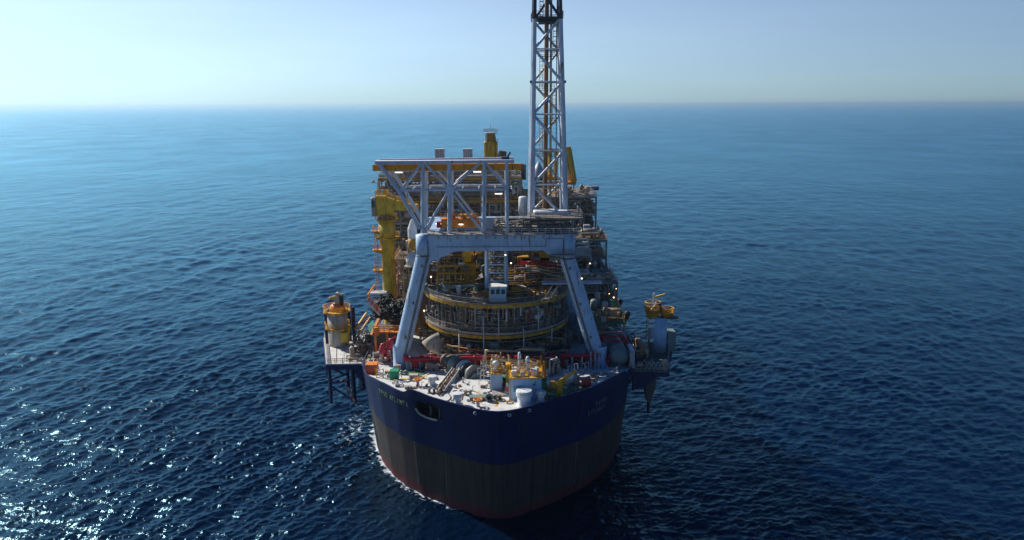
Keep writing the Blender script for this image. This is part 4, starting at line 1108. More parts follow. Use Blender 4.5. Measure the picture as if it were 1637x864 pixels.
q = MB(); q.rail([(xs0 + 6, 149.8, 49.1), (xs1 - .4, 149.8, 49.1), (xs1 - .4, 161, 49.1)], 1.1, 1.5); stuff(q.build('guard_rail', M['steel'], t))
# platform hung on the right portal head, and walkway to it
a_ = at(880, 408, Y=147); b_ = at(945, 408, Y=147)
t = thing('head_platform', V((a_.x + b_.x) / 2, 148, a_.z), 'railed service platform wrapped round the right leg of the portal, upper one', 'platform', 'platforms round the right portal leg')
q = MB(); q.box(((a_.x + b_.x) / 2, 150, a_.z), (b_.x - a_.x, 7, .25)); q.build('floor', M['greygreen'], t)
q = MB(); q.rail([(a_.x, 146.5, a_.z + .1), (b_.x, 146.5, a_.z + .1), (b_.x, 153, a_.z + .1)], 1.1, 1.2); stuff(q.build('guard_rail', M['grey'], t))
for x in (a_.x + .6, b_.x - .6): q = MB(); q.bar((x, 147, a_.z), (x - (2 if x > 15 else -2), 150, a_.z - 2.2), .2); q.build('knee_brace', M['grey'], t)
c_, d_ = at(868, 458, Y=147.5), at(965, 459, Y=147.5)
t = thing('head_platform', V((c_.x + d_.x) / 2, 148, c_.z), 'long railed walkway crossing the right leg of the portal, lower one', 'platform', 'platforms round the right portal leg')
q = MB(); q.box(((c_.x + d_.x) / 2, 150.6, c_.z), (d_.x - c_.x, 2.2, .25)); q.build('floor', M['bluegrey'], t)
q = MB(); q.rail([(c_.x, 149.4, c_.z + .1), (at(905, 458, Y=147.5).x, 149.4, c_.z + .1)], 1.1, 1.2); q.rail([(at(940, 458, Y=147.5).x, 149.4, c_.z + .1), (d_.x, 149.4, c_.z + .1)], 1.1, 1.2); stuff(q.build('guard_rail', M['grey'], t))
for k in range(2): q = MB(); q.bar(at(866 + 9 * k, 482, Y=151), at(882 + 9 * k, 459, Y=150.5), .3); q.build('stair_stringer', M['steel'], t)

# ================================================================= CRANES
# left pedestal crane
CY = 172.0
cb = at(623, 470, Y=CY); ct = at(623, 352, Y=CY); cx = cb.x
cr = thing('pedestal_crane', (cx, CY, 17.2), 'yellow pedestal crane with railed galleries at the left ship side, boom resting aft', 'crane', None)
q = MB(); q.lathe((cx, CY, 17.2), [(0, 0), (2.0, 0), (1.65, 1), (1.55, at(0, 400, Y=CY).z - 17.2), (1.95, at(0, 393, Y=CY).z - 17.2), (1.95, ct.z - 17.2), (0, ct.z - 17.2)], 24); q.build('pedestal', M['lemon'], cr)
for py, r in ((381, 2.9), (352, 2.6)):
    z = at(623, py, Y=CY).z; q = MB(); q.lathe((cx, CY, z), [(1.9, 0), (r, 0), (r, .22), (1.9, .22)], 20, smooth=False); g = q.build('gallery', M['lemon'], cr)
    q = MB(); q.rail([V(cx + r * math.cos(a), CY + r * math.sin(a), z + .2) for a in [math.pi * 2 * i / 14 for i in range(14)]], 1.1, 1.2, .05, True); stuff(q.build('guard_rail', M['yellow'], g))
for px, py, w in ((604, 371, 2.2), (605, 401, 1.8), (606, 433, 2.0)):
    c = at(px, py, Y=CY); q = MB(); q.slab([c + V(-w / 2, -.9, .1), c + V(w / 2 + 1.2, -.9, .1), c + V(w / 2 + 1.2, -.9, -1.3)], V(0, 1.8, 0)); q.box(c + V(.3, 0, .2), (w + 1.4, 2, .2)); g = q.build('side_landing', M['yellow'], cr)
    q = MB(); q.rail([c + V(-w / 2, 1, .3), c + V(-w / 2, -1, .3), c + V(w / 2 + 1.2, -1, .3)], 1.1, 1, .05); stuff(q.build('guard_rail', M['orange'], g))
q = MB(); q.ladder((cx - 2.6, CY - 1.1, 24), (cx - 2.6, CY - 1.1, ct.z - 2), .7)
for i in range(20): q.torus((cx - 2.6, CY - 1.4, 25 + i * 1.0), .42, .04, n=8, k=4)
q.build('ladder', M['pink'], cr)
z = ct.z + .2                                     # slewing house
q = MB(); q.lathe((cx, CY, z), [(0, 0), (2.1, 0), (2.1, .5), (1.7, .6), (1.7, 1.1), (0, 1.1)], 20); q.build('slew_ring', M['dgrey'], cr)
q = MB(); q.slab([(cx - 2.1, CY - 1.3, z + 1.1), (cx + 1.7, CY - 1.3, z + 1.1), (cx + 2.2, CY - 1.3, z + 3.8), (cx + .4, CY - 1.3, z + 5.6), (cx - 2.2, CY - 1.3, z + 5.6)], V(0, 2.8, 0)); q.build('machinery_house', M['lemon'], cr)
q = MB(); q.bbox((cx - 2.75, CY - .4, z + 3.1), (1.1, 2.0, 4.4), .2); q.build('operator_cab', M['grey'], cr)
q = MB(); q.box((cx - 2.75, CY - 1.43, z + 3.8), (.8, .08, 1.6)); q.build('cab_window', M['glass'], cr)
b0, b1 = V(cx + .6, CY - 1.6, z + 5.1), V(cx + 6.6, CY - 3.0, z + 3.1)
d = b1 - b0
q = MB(); q.slab([b0 + V(-1.2, 0, .5), b0 + V(.2, 0, -2.6), b1 + V(0, 0, -.9), b1 + V(0, 0, .6)], V(.3, 2.0, 0)); q.build('boom', M['lemon'], cr)
q = MB(); q.bar(b0 + V(-.8, 0, .9), b1 + V(0, 0, .95), .16); q.bar(b0 + V(-.5, 2, .9), b1 + V(.3, 2, .95), .16); q.rail([b0 + V(-.8, .1, .6), b1 + V(0, .1, .7)], 1.0, 1.1); stuff(q.build('boom_rail', M['yellow'], cr))
q = MB(); q.bbox(b1 + V(.6, .8, -.2), (1.3, 2.4, 1.8), .2); q.lathe(b1 + V(.5, -.6, -.4), [(0, 0), (.7, 0), (.7, .4), (0, .4)], 12, axis=(0, 1, 0)); q.build('boom_head', M['yellow'], cr)
for k in range(5):
    q = MB(); f = k / 4; q.bar(b0.lerp(b1, f) + V(-.8, -.2, 1.6 - f), b0.lerp(b1, min(f + .2, 1)) + V(-.4, -.2, .6), .22); q.build('lattice_bar', M['yellow'], cr)
q = MB(); q.rail([(cx - 2.2, CY - 1.3, z + 5.6), (cx + .4, CY - 1.3, z + 5.6), (cx + .4, CY + 1.5, z + 5.6), (cx - 2.2, CY + 1.5, z + 5.6)], 1.2, .9, .06, True); stuff(q.build('guard_rail', M['yellow'], cr))
q = MB(); q.tube((cx - 1.8, CY, z + 5.6), (cx - 1.8, CY, z + 8.6), .1, None, 6); q.box((cx - 2.4, CY, z + 8.6), (1.8, .2, .15)); q.bbox((cx - 2.7, CY, z + 9), (.5, .5, .6), .1); q.build('light_mast', M['beige'], cr)
# white conical hopper hung at the truss foot
c = at(659, 366, Y=162); t = thing('white_hopper', at(659, 390, Y=162), 'white cone-topped cylinder with an ochre underside between the left crane and truss foot', 'hopper')
q = MB(); q.lathe(c + V(0, 0, -2.2), [(0, 0), (.95, 0), (1.05, .4), (1.05, 2.2), (.4, 3.9), (.2, 4.3), (0, 4.3)], 14, smooth=False); q.build('shell', M['white'], t)
q = MB(); q.lathe(c + V(.2, 0, -5.0), [(0, 0), (.8, .4), (1.3, 1.4), (1.25, 2.8), (0, 2.8)], 12); q.build('drive_unit', M['ochre'], t)
q = MB(); q.lathe(c + V(.5, -.6, -4.6), [(0, 0), (.5, .2), (.4, .8), (0, .9)], 10); q.build('motor', M['yellow'], t)
c = at(662, 412, Y=165); t = thing('dome_tank', c + V(0, 0, -2), 'pinkish white domed tank left of the portal leg head', 'tank')
q = MB(); q.lathe(c + V(0, 0, -1.6), [(0, 0), (1.9, 0), (1.9, 1.2), (1.6, 2.1), (.9, 2.7), (0, 2.9)], 20); q.build('dome', M['offwhite'], t)
q = MB(); q.box(c + V(.4, -.3, -1.8), (5, 3.6, .3)); q.build('tank_floor', M['beige'], t)

# yellow mast with antenna platform, far aft
MY = 236.0
a_, b_, c_ = at(785, 285, Y=MY), at(785, 226, Y=MY), at(785, 212, Y=MY)
t = thing('crane_mast', (a_.x, MY, 17.2), 'lemon yellow slab-sided mast carrying a round antenna platform, aft of the gantry truss', 'mast')
q = MB(); q.bbox((a_.x, MY, (17.2 + b_.z) / 2), (4.3, 4.0, b_.z - 17.2), .3); q.build('mast_body', M['lemon'], t)
for k in (-1.3, 0, 1.3): q = MB(); q.bar((a_.x + k, MY - 2.08, 40), (a_.x + k, MY - 2.08, b_.z - .3), .16 if k else .3); q.build('mast_rib', M['yellow'] if k == 0 else M['ochre'], t)
q = MB(); q.lathe((a_.x + .1, MY, b_.z), [(1.7, 0), (1.3, 2.6), (0, 2.6)], 8, smooth=False); q.build('mast_neck', M['ochre'], t)
q = MB(); q.bbox((a_.x - 1.4, MY - 1, b_.z + 1.2), (.7, .8, 2.4), .08); q.build('cable_box', M['white'], t)
q = MB(); q.lathe((a_.x, MY, c_.z - .3), [(0, -.1), (2.1, 0), (2.3, .06), (2.3, .16), (0, .16)], 18); q.build('antenna_platform', M['grey'], t)
q = MB(); q.rail([V(a_.x + 2.3 * math.cos(a), MY + 2.3 * math.sin(a), c_.z) for a in [math.pi * 2 * i / 12 for i in range(8)]], 1.0, 3, .035, True); stuff(q.build('guard_rail', M['greygreen'], t))
for dx, h in ((0, 2.6), (.6, 1.5), (-.7, 1.4), (1.4, .8)): q = MB(); q.tube((a_.x + dx, MY, c_.z), (a_.x + dx, MY, c_.z + h), .07, None, 6); q.sphere((a_.x + dx, MY, c_.z + h), .14, 6); q.build('antenna', M['offwhite'], t)
q = MB(); q.ladder((a_.x + 1.9, MY - 2.2, 40), (a_.x + 1.9, MY - 2.2, b_.z + 1), .5); q.build('ladder', M['ochre'], t)
# yellow-green casing below it
c = at(798, 280, Y=200)
t = thing('crane_boom_rest', V(c.x, 200, 53.3), 'olive yellow boom rest frame below the yellow mast on the module deck', 'boom rest')
for dx in (-3.2, 0, 3): q = MB(); q.bar((c.x + dx, 199, 53.3), (c.x + dx * .8, 199, 56.8), .45); q.build('rest_post', M['lemon'], t)
q = MB(); q.bar((c.x - 3.4, 199, 56.6), (c.x + 3.2, 199, 56.6), .6, .8); q.build('rest_beam', M['ochre'], t)
q = MB(); q.bbox((c.x + 1.6, 199.6, 54.6), (2, 1, 2.4), .1); q.build('rest_box', M['brown'], t)

# right knuckle crane behind the flare tower
KY = 236.0
t = thing('knuckle_crane', (at(884, 320, Y=KY).x, KY, 44.2), 'yellow knuckle boom crane with folded jib, behind the right leg of the flare tower', 'crane')
p0, p1, p2, p3 = at(885, 330, Y=KY), at(884, 243, Y=KY), at(907, 241, Y=KY), at(916, 291, Y=KY)
q = MB(); q.lathe(p0, [(0, 0), (1.5, 0), (1.3, (p1.z - p0.z) * .45), (0, (p1.z - p0.z) * .45)], 16); q.build('pedestal', M['lemon'], t)
for dx in (-1.0, 1.2): q = MB(); q.bar(V(p1.x + dx - .4, KY, p0.z + 7), V(p1.x + dx, KY, p1.z), .75, 1.1); q.build('king_post', M['lemon'], t)
q = MB(); q.bar(p1 + V(-2.4, 0, .3), p2 + V(.8, 0, .2), 1.1, 1.2); q.build('main_boom', M['lemon'], t)
q = MB(); q.bar(p2 + V(0, -.3, .3), p3, 1.5, 2.2); q.build('jib', M['lemon'], t)
q = MB(); q.bar(p2 + V(-.9, -.6, -1), p3 + V(-.9, -.6, 1), .35); q.build('jib_ram', M['offwhite'], t)
q = MB(); q.bbox(p2 + V(.2, -.4, .6), (1.9, 1.6, 1.4), .2); q.build('knuckle', M['yellow'], t)
q = MB(); q.bbox(p3 + V(.1, -.3, 0), (1.5, 1.5, 1.8), .2); q.bar(p3 + V(.3, 0, -.8), p3 + V(.3, 0, -2.4), .25); q.build('jib_head', M['ochre'], t)
g0, g1 = at(864, 291, Y=KY), at(912, 291, Y=KY)
q = MB(); q.bbox(((g0.x + g1.x) / 2, KY - .5, g0.z - .3), (g1.x - g0.x, 4, .8), .1); q.build('working_gallery', M['orange'], t)
q = MB(); q.rail([V(g0.x, KY - 2.4, g0.z + .1), V(g1.x, KY - 2.4, g0.z + .1)], 1.6, 1.1, .07); stuff(q.build('guard_rail', M['yellow'], t))
q = MB(); q.bbox(V(g0.x + 2.2, KY - .6, g0.z + 1.4), (3.4, 2.6, 2.2), .5); q.build('winch_housing', M['orange'], t)
q = MB(); q.lathe(V(p1.x + .8, KY - 1.4, p0.z + 9), [(0, 0), (.9, 0), (.9, 2.4), (0, 2.4)], 14, axis=(0, 1, .0)); q.build('hoist_drum', M['lemon'], t)
c = at(866, 271, Y=226); t2 = thing('steel_funnel', c + V(0, 0, -3), 'pale cone-shaped steel hood inside the view through the flare tower', 'hood')
q = MB(); q.lathe(c + V(-1, 0, -2.5), [(2.2, 0), (1.7, 2), (.3, 4.8), (0, 4.8)], 14); q.build('cone', M['offwhite'], t2)
q = MB(); q.lathe(c + V(-1, 0, -6.5), [(1.6, 0), (1.6, 4.1), (2.3, 4.1), (2.3, 4.4), (0, 4.4)], 14); q.build('hood_stand', M['green'], t2)
for k, px in enumerate((831, 835, 839)):
    a_ = at(px, 285, Y=205); q = MB(); h = at(px, 262 + k, Y=205).z
    q.lathe(V(a_.x, 205, 51.6), [(0, 0), (.35, 0), (.35, h - 51.8), (.5, h - 51.6), (0, h - 51.4)], 10)
    tag(q.build('vent_pipe', M['grey']), ('slim grey vent pipe nearest the gantry truss, beside the flare tower', 'slim grey vent pipe in the middle of three beside the flare tower', 'slim grey vent pipe nearest the left leg of the flare tower')[k], 'vent pipe', 'vent pipes beside the flare tower')

# ================================================================= FOREDECK
def dk(px, py):
    z = 18.5
    for _ in range(6): p = at(px, py, z=z); z = deck_z(p.y)
    return V(p.x, p.y, z)
MPX = 8.35                                        # photo pixels per metre here

def mushroom_vent(px, py, label, head_r, neck_r, h, cap):
    b = dk(px, py); t = thing('mushroom_vent', b, label, 'vent', 'white mushroom vents on the foredeck')
    q = MB(); q.lathe(b, [(neck_r * 1.25, 0), (neck_r * 1.25, .12), (neck_r, .14), (neck_r, h - cap)], 20); q.build('neck', M['white'], t)
    q = MB(); q.lathe(b, [(neck_r, h - cap - .15), (head_r, h - cap), (head_r, h - .14), (head_r * .93, h), (0, h + .06)], 24, smooth=False); q.build('head', M['white'], t)
    q = MB(); q.torus(b + V(0, 0, h - cap * .5), head_r + .02, .04, n=24, k=4); q.build('seam', M['offwhite'], t)
    for k in range(3):
        a = 2.1 * k + .5; q = MB(); q.bar(b + V(math.cos(a) * neck_r, math.sin(a) * neck_r, .1), b + V(math.cos(a) * neck_r * 1.6, math.sin(a) * neck_r * 1.6, 0), .06, .3); q.build('gusset', M['white'], t)
mushroom_vent(691, 617, 'white mushroom vent by the yellow valve wheel on the left foredeck', .92, .62, 2.0, .75)
mushroom_vent(732, 647, 'white mushroom vent close to the bow bulwark, left of the grey hatch', .95, .58, 2.2, .75)
mushroom_vent(838, 648, 'largest white mushroom vent, directly before the pale blue deckhouse', 1.45, 1.2, 2.9, 1.0)
mushroom_vent(865, 645, 'small white mushroom vent right of the largest one', .85, .58, 2.3, .65)

# main deckhouse
p = dk(841, 641); W, D, H = 5.6, 4.6, 4.3
t = thing('deckhouse', p, 'pale blue deckhouse with a yellow railed roof full of white ventilators, behind the largest vent', 'deckhouse')
cx, y0 = p.x, p.y
q = MB(); q.bbox((cx, y0 + D / 2, p.z + H / 2), (W, D, H), .1); q.build('wall', M['bluegrey'], t)
q = MB(); q.box((cx - W / 2 - .14, y0 + .6, p.z + H / 2), (.26, .9, H)); q.build('corner_strip', M['beige'], t)
q = MB(); q.box((cx, y0 + D / 2, p.z + H + .1), (W + .5, D + .5, .18)); roof = q.build('roof', M['yellow'], t)
q = MB(); w, d_ = W / 2 + .15, D + .15; z = p.z + H + .19
q.rail([(cx - w, y0 - .1, z), (cx + w, y0 - .1, z), (cx + w, y0 + d_, z), (cx - w, y0 + d_, z)], 1.1, 1.4, .032, True)
for x, yy in ((cx - w, y0), (cx + w, y0), (cx - w, y0 + d_), (cx + w, y0 + d_)): q.bar((x, yy, z), (x, yy, z + 2.4), .10)
stuff(q.build('guard_rail', M['yellow'], roof))
q = MB(); q.box((cx - 1.45, y0 - .06, p.z + 2.3), (1.5, .12, 1.0)); q.build('vent_louvre', M['teal'], t)
q = MB(); q.lathe((cx + 1.4, y0 - .02, p.z + 3.1), [(0, -.1), (.17, -.1), (.17, .05)], 12, axis=(0, 1, 0)); q.build('porthole', M['black'], t)
for x, yy, r, h, cap in ((cx + .35, y0 + 1.6, .38, 3.4, 1.0), (cx - 1.1, y0 + 2.6, .30, 3.9, 1.2)):
    q = MB(); q.lathe((x, yy, z), [(r * .75, 0), (r * .75, h - cap - .2), (r, h - cap), (r * .95, h - .35), (r * .6, h - .05), (0, h)], 14); g = q.build('roof_ventilator', M['white'], t)
    q = MB(); q.torus((x, yy, z + h - cap - .1), r + .03, .06, n=14, k=4); g2 = q.build('ventilator_band', M['dgrey'], g)
for x, yy, s in ((cx - 2.1, y0 + .9, 1.0), (cx - .6, y0 + .8, .8), (cx + 1.5, y0 + 1.2, 1.1), (cx + 2.0, y0 + 2.6, .9), (cx - 2.0, y0 + 2.8, .9)):
    q = MB(); q.bbox((x, yy, z + s * .5), (s, s * .8, s), .08); q.build('roof_box', M['white'] if s > .85 else M['offwhite'], t)
q = MB(); rng = random.Random(8); pipework(q, (cx - 2.4, y0 + .6, z), (cx + 2.4, y0 + 4, z + 2.0), 34, rng, [M['offwhite'], M['tan'], M['steel'], M['ochre']], .04, .1, .6, 5); stuff(q.build('roof_piping', None, t))
# yellow box frames on the roof's far side
for px, py, w_, h_, lab in ((776 + 20, 590, 0, 0, ''),):
    pass
c = at(813, 590, Y=y0 + 5); t3 = thing('yellow_locker', V(c.x, y0 + 5, p.z), 'tall yellow locker left of the deckhouse roof rail', 'locker')
q = MB(); q.bbox((c.x, y0 + 5, p.z + 2.7), (1.0, 1.2, 5.4), .08); q.build('body', M['yellow'], t3)
for k in (-.25, .25): q = MB(); q.box((c.x + k, y0 + 4.37, p.z + 2.9), (.42, .06, 4.4)); q.build('door', M['ochre'], t3)
c = at(855, 584, Y=y0 + 7); t3 = thing('pipe_manifold', V(c.x, y0 + 7, 18), 'yellow pipe manifold frame behind the right end of the deckhouse', 'pipe frame')
for dx in (-1, 1):
    q = MB(); q.bar((c.x + dx, y0 + 7, 18), (c.x + dx, y0 + 7, c.z + .8), .3); q.build('frame_post', M['yellow'], t3)
q = MB(); q.bbox((c.x, y0 + 7, c.z + .2), (2.6, 1, 1.3), .1); q.build('manifold', M['ochre'], t3)
q = MB(); q.bar((c.x + 2.1, y0 + 6.5, 18), (c.x + 1.7, y0 + 6.5, c.z + 1), .35); q.build('frame_stay', M['orange'], t3)
q = MB(); q.path([(c.x - 1, y0 + 6.3, 18), (c.x - 1, y0 + 6.3, c.z), (c.x + 1, y0 + 6.3, c.z)], .18, 8); q.build('frame_pipe', M['yellow'], t3)
# smaller deckhouse
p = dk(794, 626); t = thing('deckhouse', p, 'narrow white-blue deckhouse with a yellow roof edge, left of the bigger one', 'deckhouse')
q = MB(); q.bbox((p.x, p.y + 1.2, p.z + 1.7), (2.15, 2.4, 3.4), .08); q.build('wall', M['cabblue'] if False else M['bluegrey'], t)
q = MB(); q.box((p.x - 1.12, p.y + .4, p.z + 1.7), (.12, .6, 3.4)); q.build('corner_strip', M['white'], t)  # white strip paints in the sunlit left edge of the wall
q = MB(); q.box((p.x, p.y + 1.2, p.z + 3.5), (2.4, 2.7, .16)); q.build('roof', M['yellow'], t)
q = MB(); q.lathe((p.x - .1, p.y + 1, p.z + 3.6), [(.42, 0), (.42, 1.2), (.6, 1.3), (.6, 1.9), (0, 2.1)], 12); q.build('roof_ventilator', M['white'], t)
q = MB(); q.rail([(p.x - 1.1, p.y, p.z + 3.6), (p.x + 1.1, p.y, p.z + 3.6), (p.x + 1.1, p.y + 2.4, p.z + 3.6), (p.x - 1.1, p.y + 2.4, p.z + 3.6)], 1.1, .8, .05, True); stuff(q.build('guard_rail', M['ochre'], t))
rng = random.Random(9); q = MB(); pipework(q, (p.x - 1, p.y + 1.4, p.z + 3.5), (p.x + 2.4, p.y + 5, p.z + 6), 40, rng, [M['tan'], M['ochre'], M['steel'], M['beige']], .05, .13, .6, 5); equipment(q, (p.x - .8, p.y + .6, p.z + 3.6), (p.x + 2.4, p.y + 4, p.z + 4.6), 14, rng, [M['beige'], M['white'], M['tan'], M['ochre']], .3, .9); stuff(q.build('roof_piping', None, t))

# windlass
A, B = at(727, 583, z=19.6), at(757, 599, z=19.6)
t = thing('anchor_windlass', V((A.x + B.x) / 2, (A.y + B.y) / 2, 17.9), 'big dark grey anchor windlass drum with two white bands, facing the chain', 'windlass')
ax = (B - A); L = ax.length; ax.normalize()
q = MB(); q.lathe(A, [(0, 0), (1.9, 0), (1.9, .25), (1.45, .3), (1.45, L - .3), (1.9, L - .25), (1.9, L), (0, L)], 28, axis=ax); q.build('drum', M['greygreen'], t)
for f, w_, mat in ((.30, .5, 'dgrey'), (.47, .30, 'white'), (.58, .34, 'white'), (.70, .4, 'dgrey')):
    q = MB(); q.lathe(A + ax * (L * f), [(1.4, 0), (1.95, .02), (1.95, w_), (1.4, w_ + .02)], 28, axis=ax); q.build('drum_band', M[mat], t)
q = MB(); q.lathe(B, [(2.05, -.1), (2.05, .22), (1.75, .3), (1.75, .2), (.5, .2), (.5, .6), (0, .62)], 28, axis=ax, smooth=False); q.build('end_flange', M['grey'], t)
u, w2 = frame_of(ax)
for k in range(6): q = MB(); a = k * math.pi / 3; dd_ = u * math.cos(a) + w2 * math.sin(a); q.bar(B + ax * .3 + dd_ * .45, B + ax * .3 + dd_ * 1.75, .2, .14); q.build('flange_spoke', M['grey'], t)
for c0, wdt in ((A + ax * -.5, 1.0), (B + ax * .75, 1.2)):
    side = V(ax.y, -ax.x, 0).normalized(); zb_ = deck_z(c0.y) - .02 - c0.z
    q = MB(); q.slab([c0 + side * 2.0 + V(0, 0, zb_), c0 + side * .5 + V(0, 0, .7), c0 - side * .5 + V(0, 0, .7), c0 - side * 2.0 + V(0, 0, zb_)], ax * .45); q.build('bearing_stand', M['greygreen'], t)
for k, f in enumerate((-.3, -.55)): q = MB(); q.lathe(A + ax * (L * f), [(0, 0), (1.5 - .25 * k, 0), (1.5 - .25 * k, .8), (0, .8)], 24, axis=ax); q.build('gear_case', M['dgrey'], t)
q = MB(); mid = A - ax * 2.2; q.bbox((mid.x, mid.y, deck_z(mid.y) + .8), (1.5, 1.5, 1.6), .1); q.build('drive_motor', M['grey'], t)
# chain and its guide
c0, c1 = (A + ax * (L * .50)) + V(-1.6, -1.2, .5), dk(704, 627) + V(0, 0, .5)
rp_ = thing('chain_guide', V((c0.x + c1.x) / 2, (c0.y + c1.y) / 2, 18.4), 'pale sloping chain guide trough with round holes below the windlass', 'chain guide')
dv = (c1 - c0); sd = V(dv.y, -dv.x, 0).normalized()
if sd.x < 0: sd = -sd
for off, mat in ((.85, 'offwhite'), (-.75, 'offwhite')):
    a_, b_ = c0 + sd * off, c1 + sd * off
    q = MB(); q.slab([a_ + V(0, 0, .35), b_ + V(0, 0, .3), V(b_.x, b_.y, deck_z(b_.y)), V(a_.x, a_.y, deck_z(a_.y))], sd * .14); q.build('cheek_plate', M[mat], rp_)
q = MB(); q.slab([c0 - sd * .7 - V(0, 0, .5), c1 - sd * .7 - V(0, 0, .4), c1 + sd * .8 - V(0, 0, .4), c0 + sd * .8 - V(0, 0, .5)], V(0, 0, .12)); q.build('trough', M['grey'], rp_)
for f in (.3, .6, .8): q = MB(); pp = c0.lerp(c1, f) + sd * 1.0 + V(0, 0, -.55); q.lathe(pp - sd * .01, [(0, 0), (.26, 0), (.26, .06)], 10, axis=sd); q.build('lightening_hole', M['black'], rp_)
ch = thing('anchor_chain', c0, 'heavy rusty anchor chain running from the windlass down to the left bow', 'chain')
nl = 15; n_l = dv.length / nl; dn = dv.normalized()
for k in range(nl + 2):
    p_ = c0 + dn * (n_l * (k + .5)); flat = k % 2 == 0
    up = sd if flat else sd.cross(dn).normalized()
    ring = [p_ + dn * (math.cos(a) * n_l * .78) + up * (math.sin(a) * .36) for a in [2 * math.pi * i / 10 for i in range(11)]]
    q = MB(); q.path(ring, .15, 6); q.build('link', M['brown'] if k % 3 else M['beige'], ch)

# red fire main with supports
FM = 149.2 - 1.5
def fm(px, py, Y=147.3): return at(px, py, Y=Y)
t = thing('fire_main', V(fm(700, 573).x, 147.3, 17.3), 'long crimson fire main pipe running across the deck before the turret', 'pipe')
a_, b_, c_ = fm(649, 575), fm(722, 574), fm(792, 572)
q = MB(); q.path([a_ + V(-.1, .4, .9), a_ + V(-.05, .2, .4), a_, b_], .55, 12); q.build('pipe_run', M['red'], t)
q = MB(); q.path([b_, c_, c_ + V(1, .6, 0)], .47, 12); q.build('pipe_run', M['red'], t)
for f in (.12, .55, .98, 1.5): q = MB(); p_ = a_ + (b_ - a_) * f; q.lathe(p_, [(.5, -.12), (.72, -.12), (.72, .12), (.5, .12)], 12, axis=(1, 0, 0)); q.build('flange', M['red'], t)
for px in (650, 658, 671, 712, 735, 760, 786): p_ = fm(px, 575); q = MB(); q.bar(p_ + V(0, .1, -.4), V(p_.x, p_.y + .1, deck_z(p_.y)), .42 if px < 680 else .2); q.build('support_post', M['bluegrey'] if px < 680 else M['grey'], t)
q = MB(); p_ = fm(664, 588); q.bbox((p_.x, 147.6, 18.4), (1.5, 1.2, 2.2), .1); q.build('hydrant_box', M['red'], t)
t = thing('fire_main', V(fm(925, 575).x, 147.3, 17.3), 'crimson fire pipe frame with white posts before the right portal leg', 'pipe')
r0 = [fm(900, 588), fm(900, 568), fm(918, 569), fm(960, 568)]
q = MB(); q.path(r0, .5, 10); q.build('pipe_run', M['red'], t)
q = MB(); q.path([p_ + V(0, 1.0, -.3) for p_ in (fm(908, 592), fm(908, 575), fm(985, 573))], .38, 10); q.build('pipe_run', M['red'], t)
for px in (914, 930, 944, 951, 957): p_ = fm(px, 572); q = MB(); q.bar(p_ + V(0, -.5, .3 + (px > 940) * 1.2), V(p_.x, p_.y - .5, deck_z(p_.y)), .28); q.build('support_post', M['offwhite'], t)
q = MB(); p_ = fm(930, 572) + V(0, -.5, 0); q.bar(p_ + V(0, 0, -.8), V(p_.x + 1.4, p_.y - .8, deck_z(p_.y)), .2); q.build('support_strut', M['offwhite'], t)
for px, py in ((935, 583), (948, 586), (972, 580)): p_ = fm(px, py) + V(0, .6, 0); q = MB(); q.lathe(p_ + V(0, 0, -1), [(0, 0), (.5, 0), (.5, 1.5), (.25, 1.8), (0, 1.8)], 10); q.build('valve', M['red'], t)
# red loop over the grey vessel on the right
p_ = at(986, 575, z=18.2)
t = thing('grey_vessel', V(p_.x, p_.y, 17.2), 'large pale grey domed vessel on the right deck edge under red pipe loops', 'vessel')
v0, v1 = at(988, 582, Y=149), at(985, 553, Y=158)
q = MB(); q.lathe(V(v0.x, 148, 19.6), [(0, -2.3), (.9, -2.0), (1.7, -1.2), (2.1, 0), (2.1, 9), (1.5, 10.5), (0, 11)], 22, axis=(-.03, 1, 0)); q.build('shell', M['greygreen'], t)
for dy in (0, 8): q = MB(); q.bbox((v0.x, 148.6 + dy, 17.9), (3.4, .5, 1.5), .1); q.build('saddle', M['grey'], t)
q = MB(); q.bbox((v0.x + 2.6, 149, 19.3), (1.1, 5, 4.0), .2); q.build('side_casing', M['offwhite'], t)
for k in range(3):
    t4 = thing('pipe_loop', V(v0.x, 152, 17.2), ('dark red pipe loop arching over the right deck vessel, nearest the bow', 'dark red pipe loop arching over the right deck vessel, middle one', 'dark red pipe loop arching over the right deck vessel, farthest aft')[k], 'pipe loop', 'pipe loops over the right deck vessel')
    Y = 151 + 2.4 * k; q = MB(); q.path([(v0.x - 5.5, Y, 21.6 + .3 * k), (v0.x + 1.6, Y, 22.0 + .2 * k), (v0.x + 2.9, Y, 21.0), (v0.x + 3.6, Y, 17.2)], .22, 8); q.build('pipe', M['red'] if k < 2 else M['pink'], t4)
    q = MB(); q.lathe((v0.x + 3.6, Y, 17.2), [(0, 0), (.4, 0), (.4, .15), (0, .15)], 10); q.build('foot_flange', M['red'], t4)

# yellow davit crane at the right bow
p = dk(894, 634); t = thing('davit_crane', p, 'small bright yellow davit crane with its boom raised towards the right', 'crane')
q = MB(); q.lathe(p, [(.75, 0), (.6, .3), (.55, 2.2), (.7, 2.4), (.7, 2.8), (0, 2.9)], 14); q.build('pedestal', M['yellow'], t)
e0, e1 = p + V(-.35, 0, 2.5), at(922, 592, Y=p.y + .6)
dv_ = (e1 - e0)
q = MB(); u, w2 = frame_of(dv_)
for (f0, f1, s0, s1) in ((-.08, .30, .78, .6), (.28, 1.0, .5, .3)):
    a_, b_ = e0 + dv_ * f0, e0 + dv_ * f1
    vs_ = [c + u * (i * s / 2) + w2 * (j * s / 2) for c, s in ((a_, s0), (b_, s1)) for i, j in ((-1, -1), (1, -1), (1, 1), (-1, 1))]
    q.add(vs_, [(3, 2, 1, 0), (4, 5, 6, 7), (0, 1, 5, 4), (1, 2, 6, 5), (2, 3, 7, 6), (3, 0, 4, 7)])
q.build('boom', M['yellow'], t)
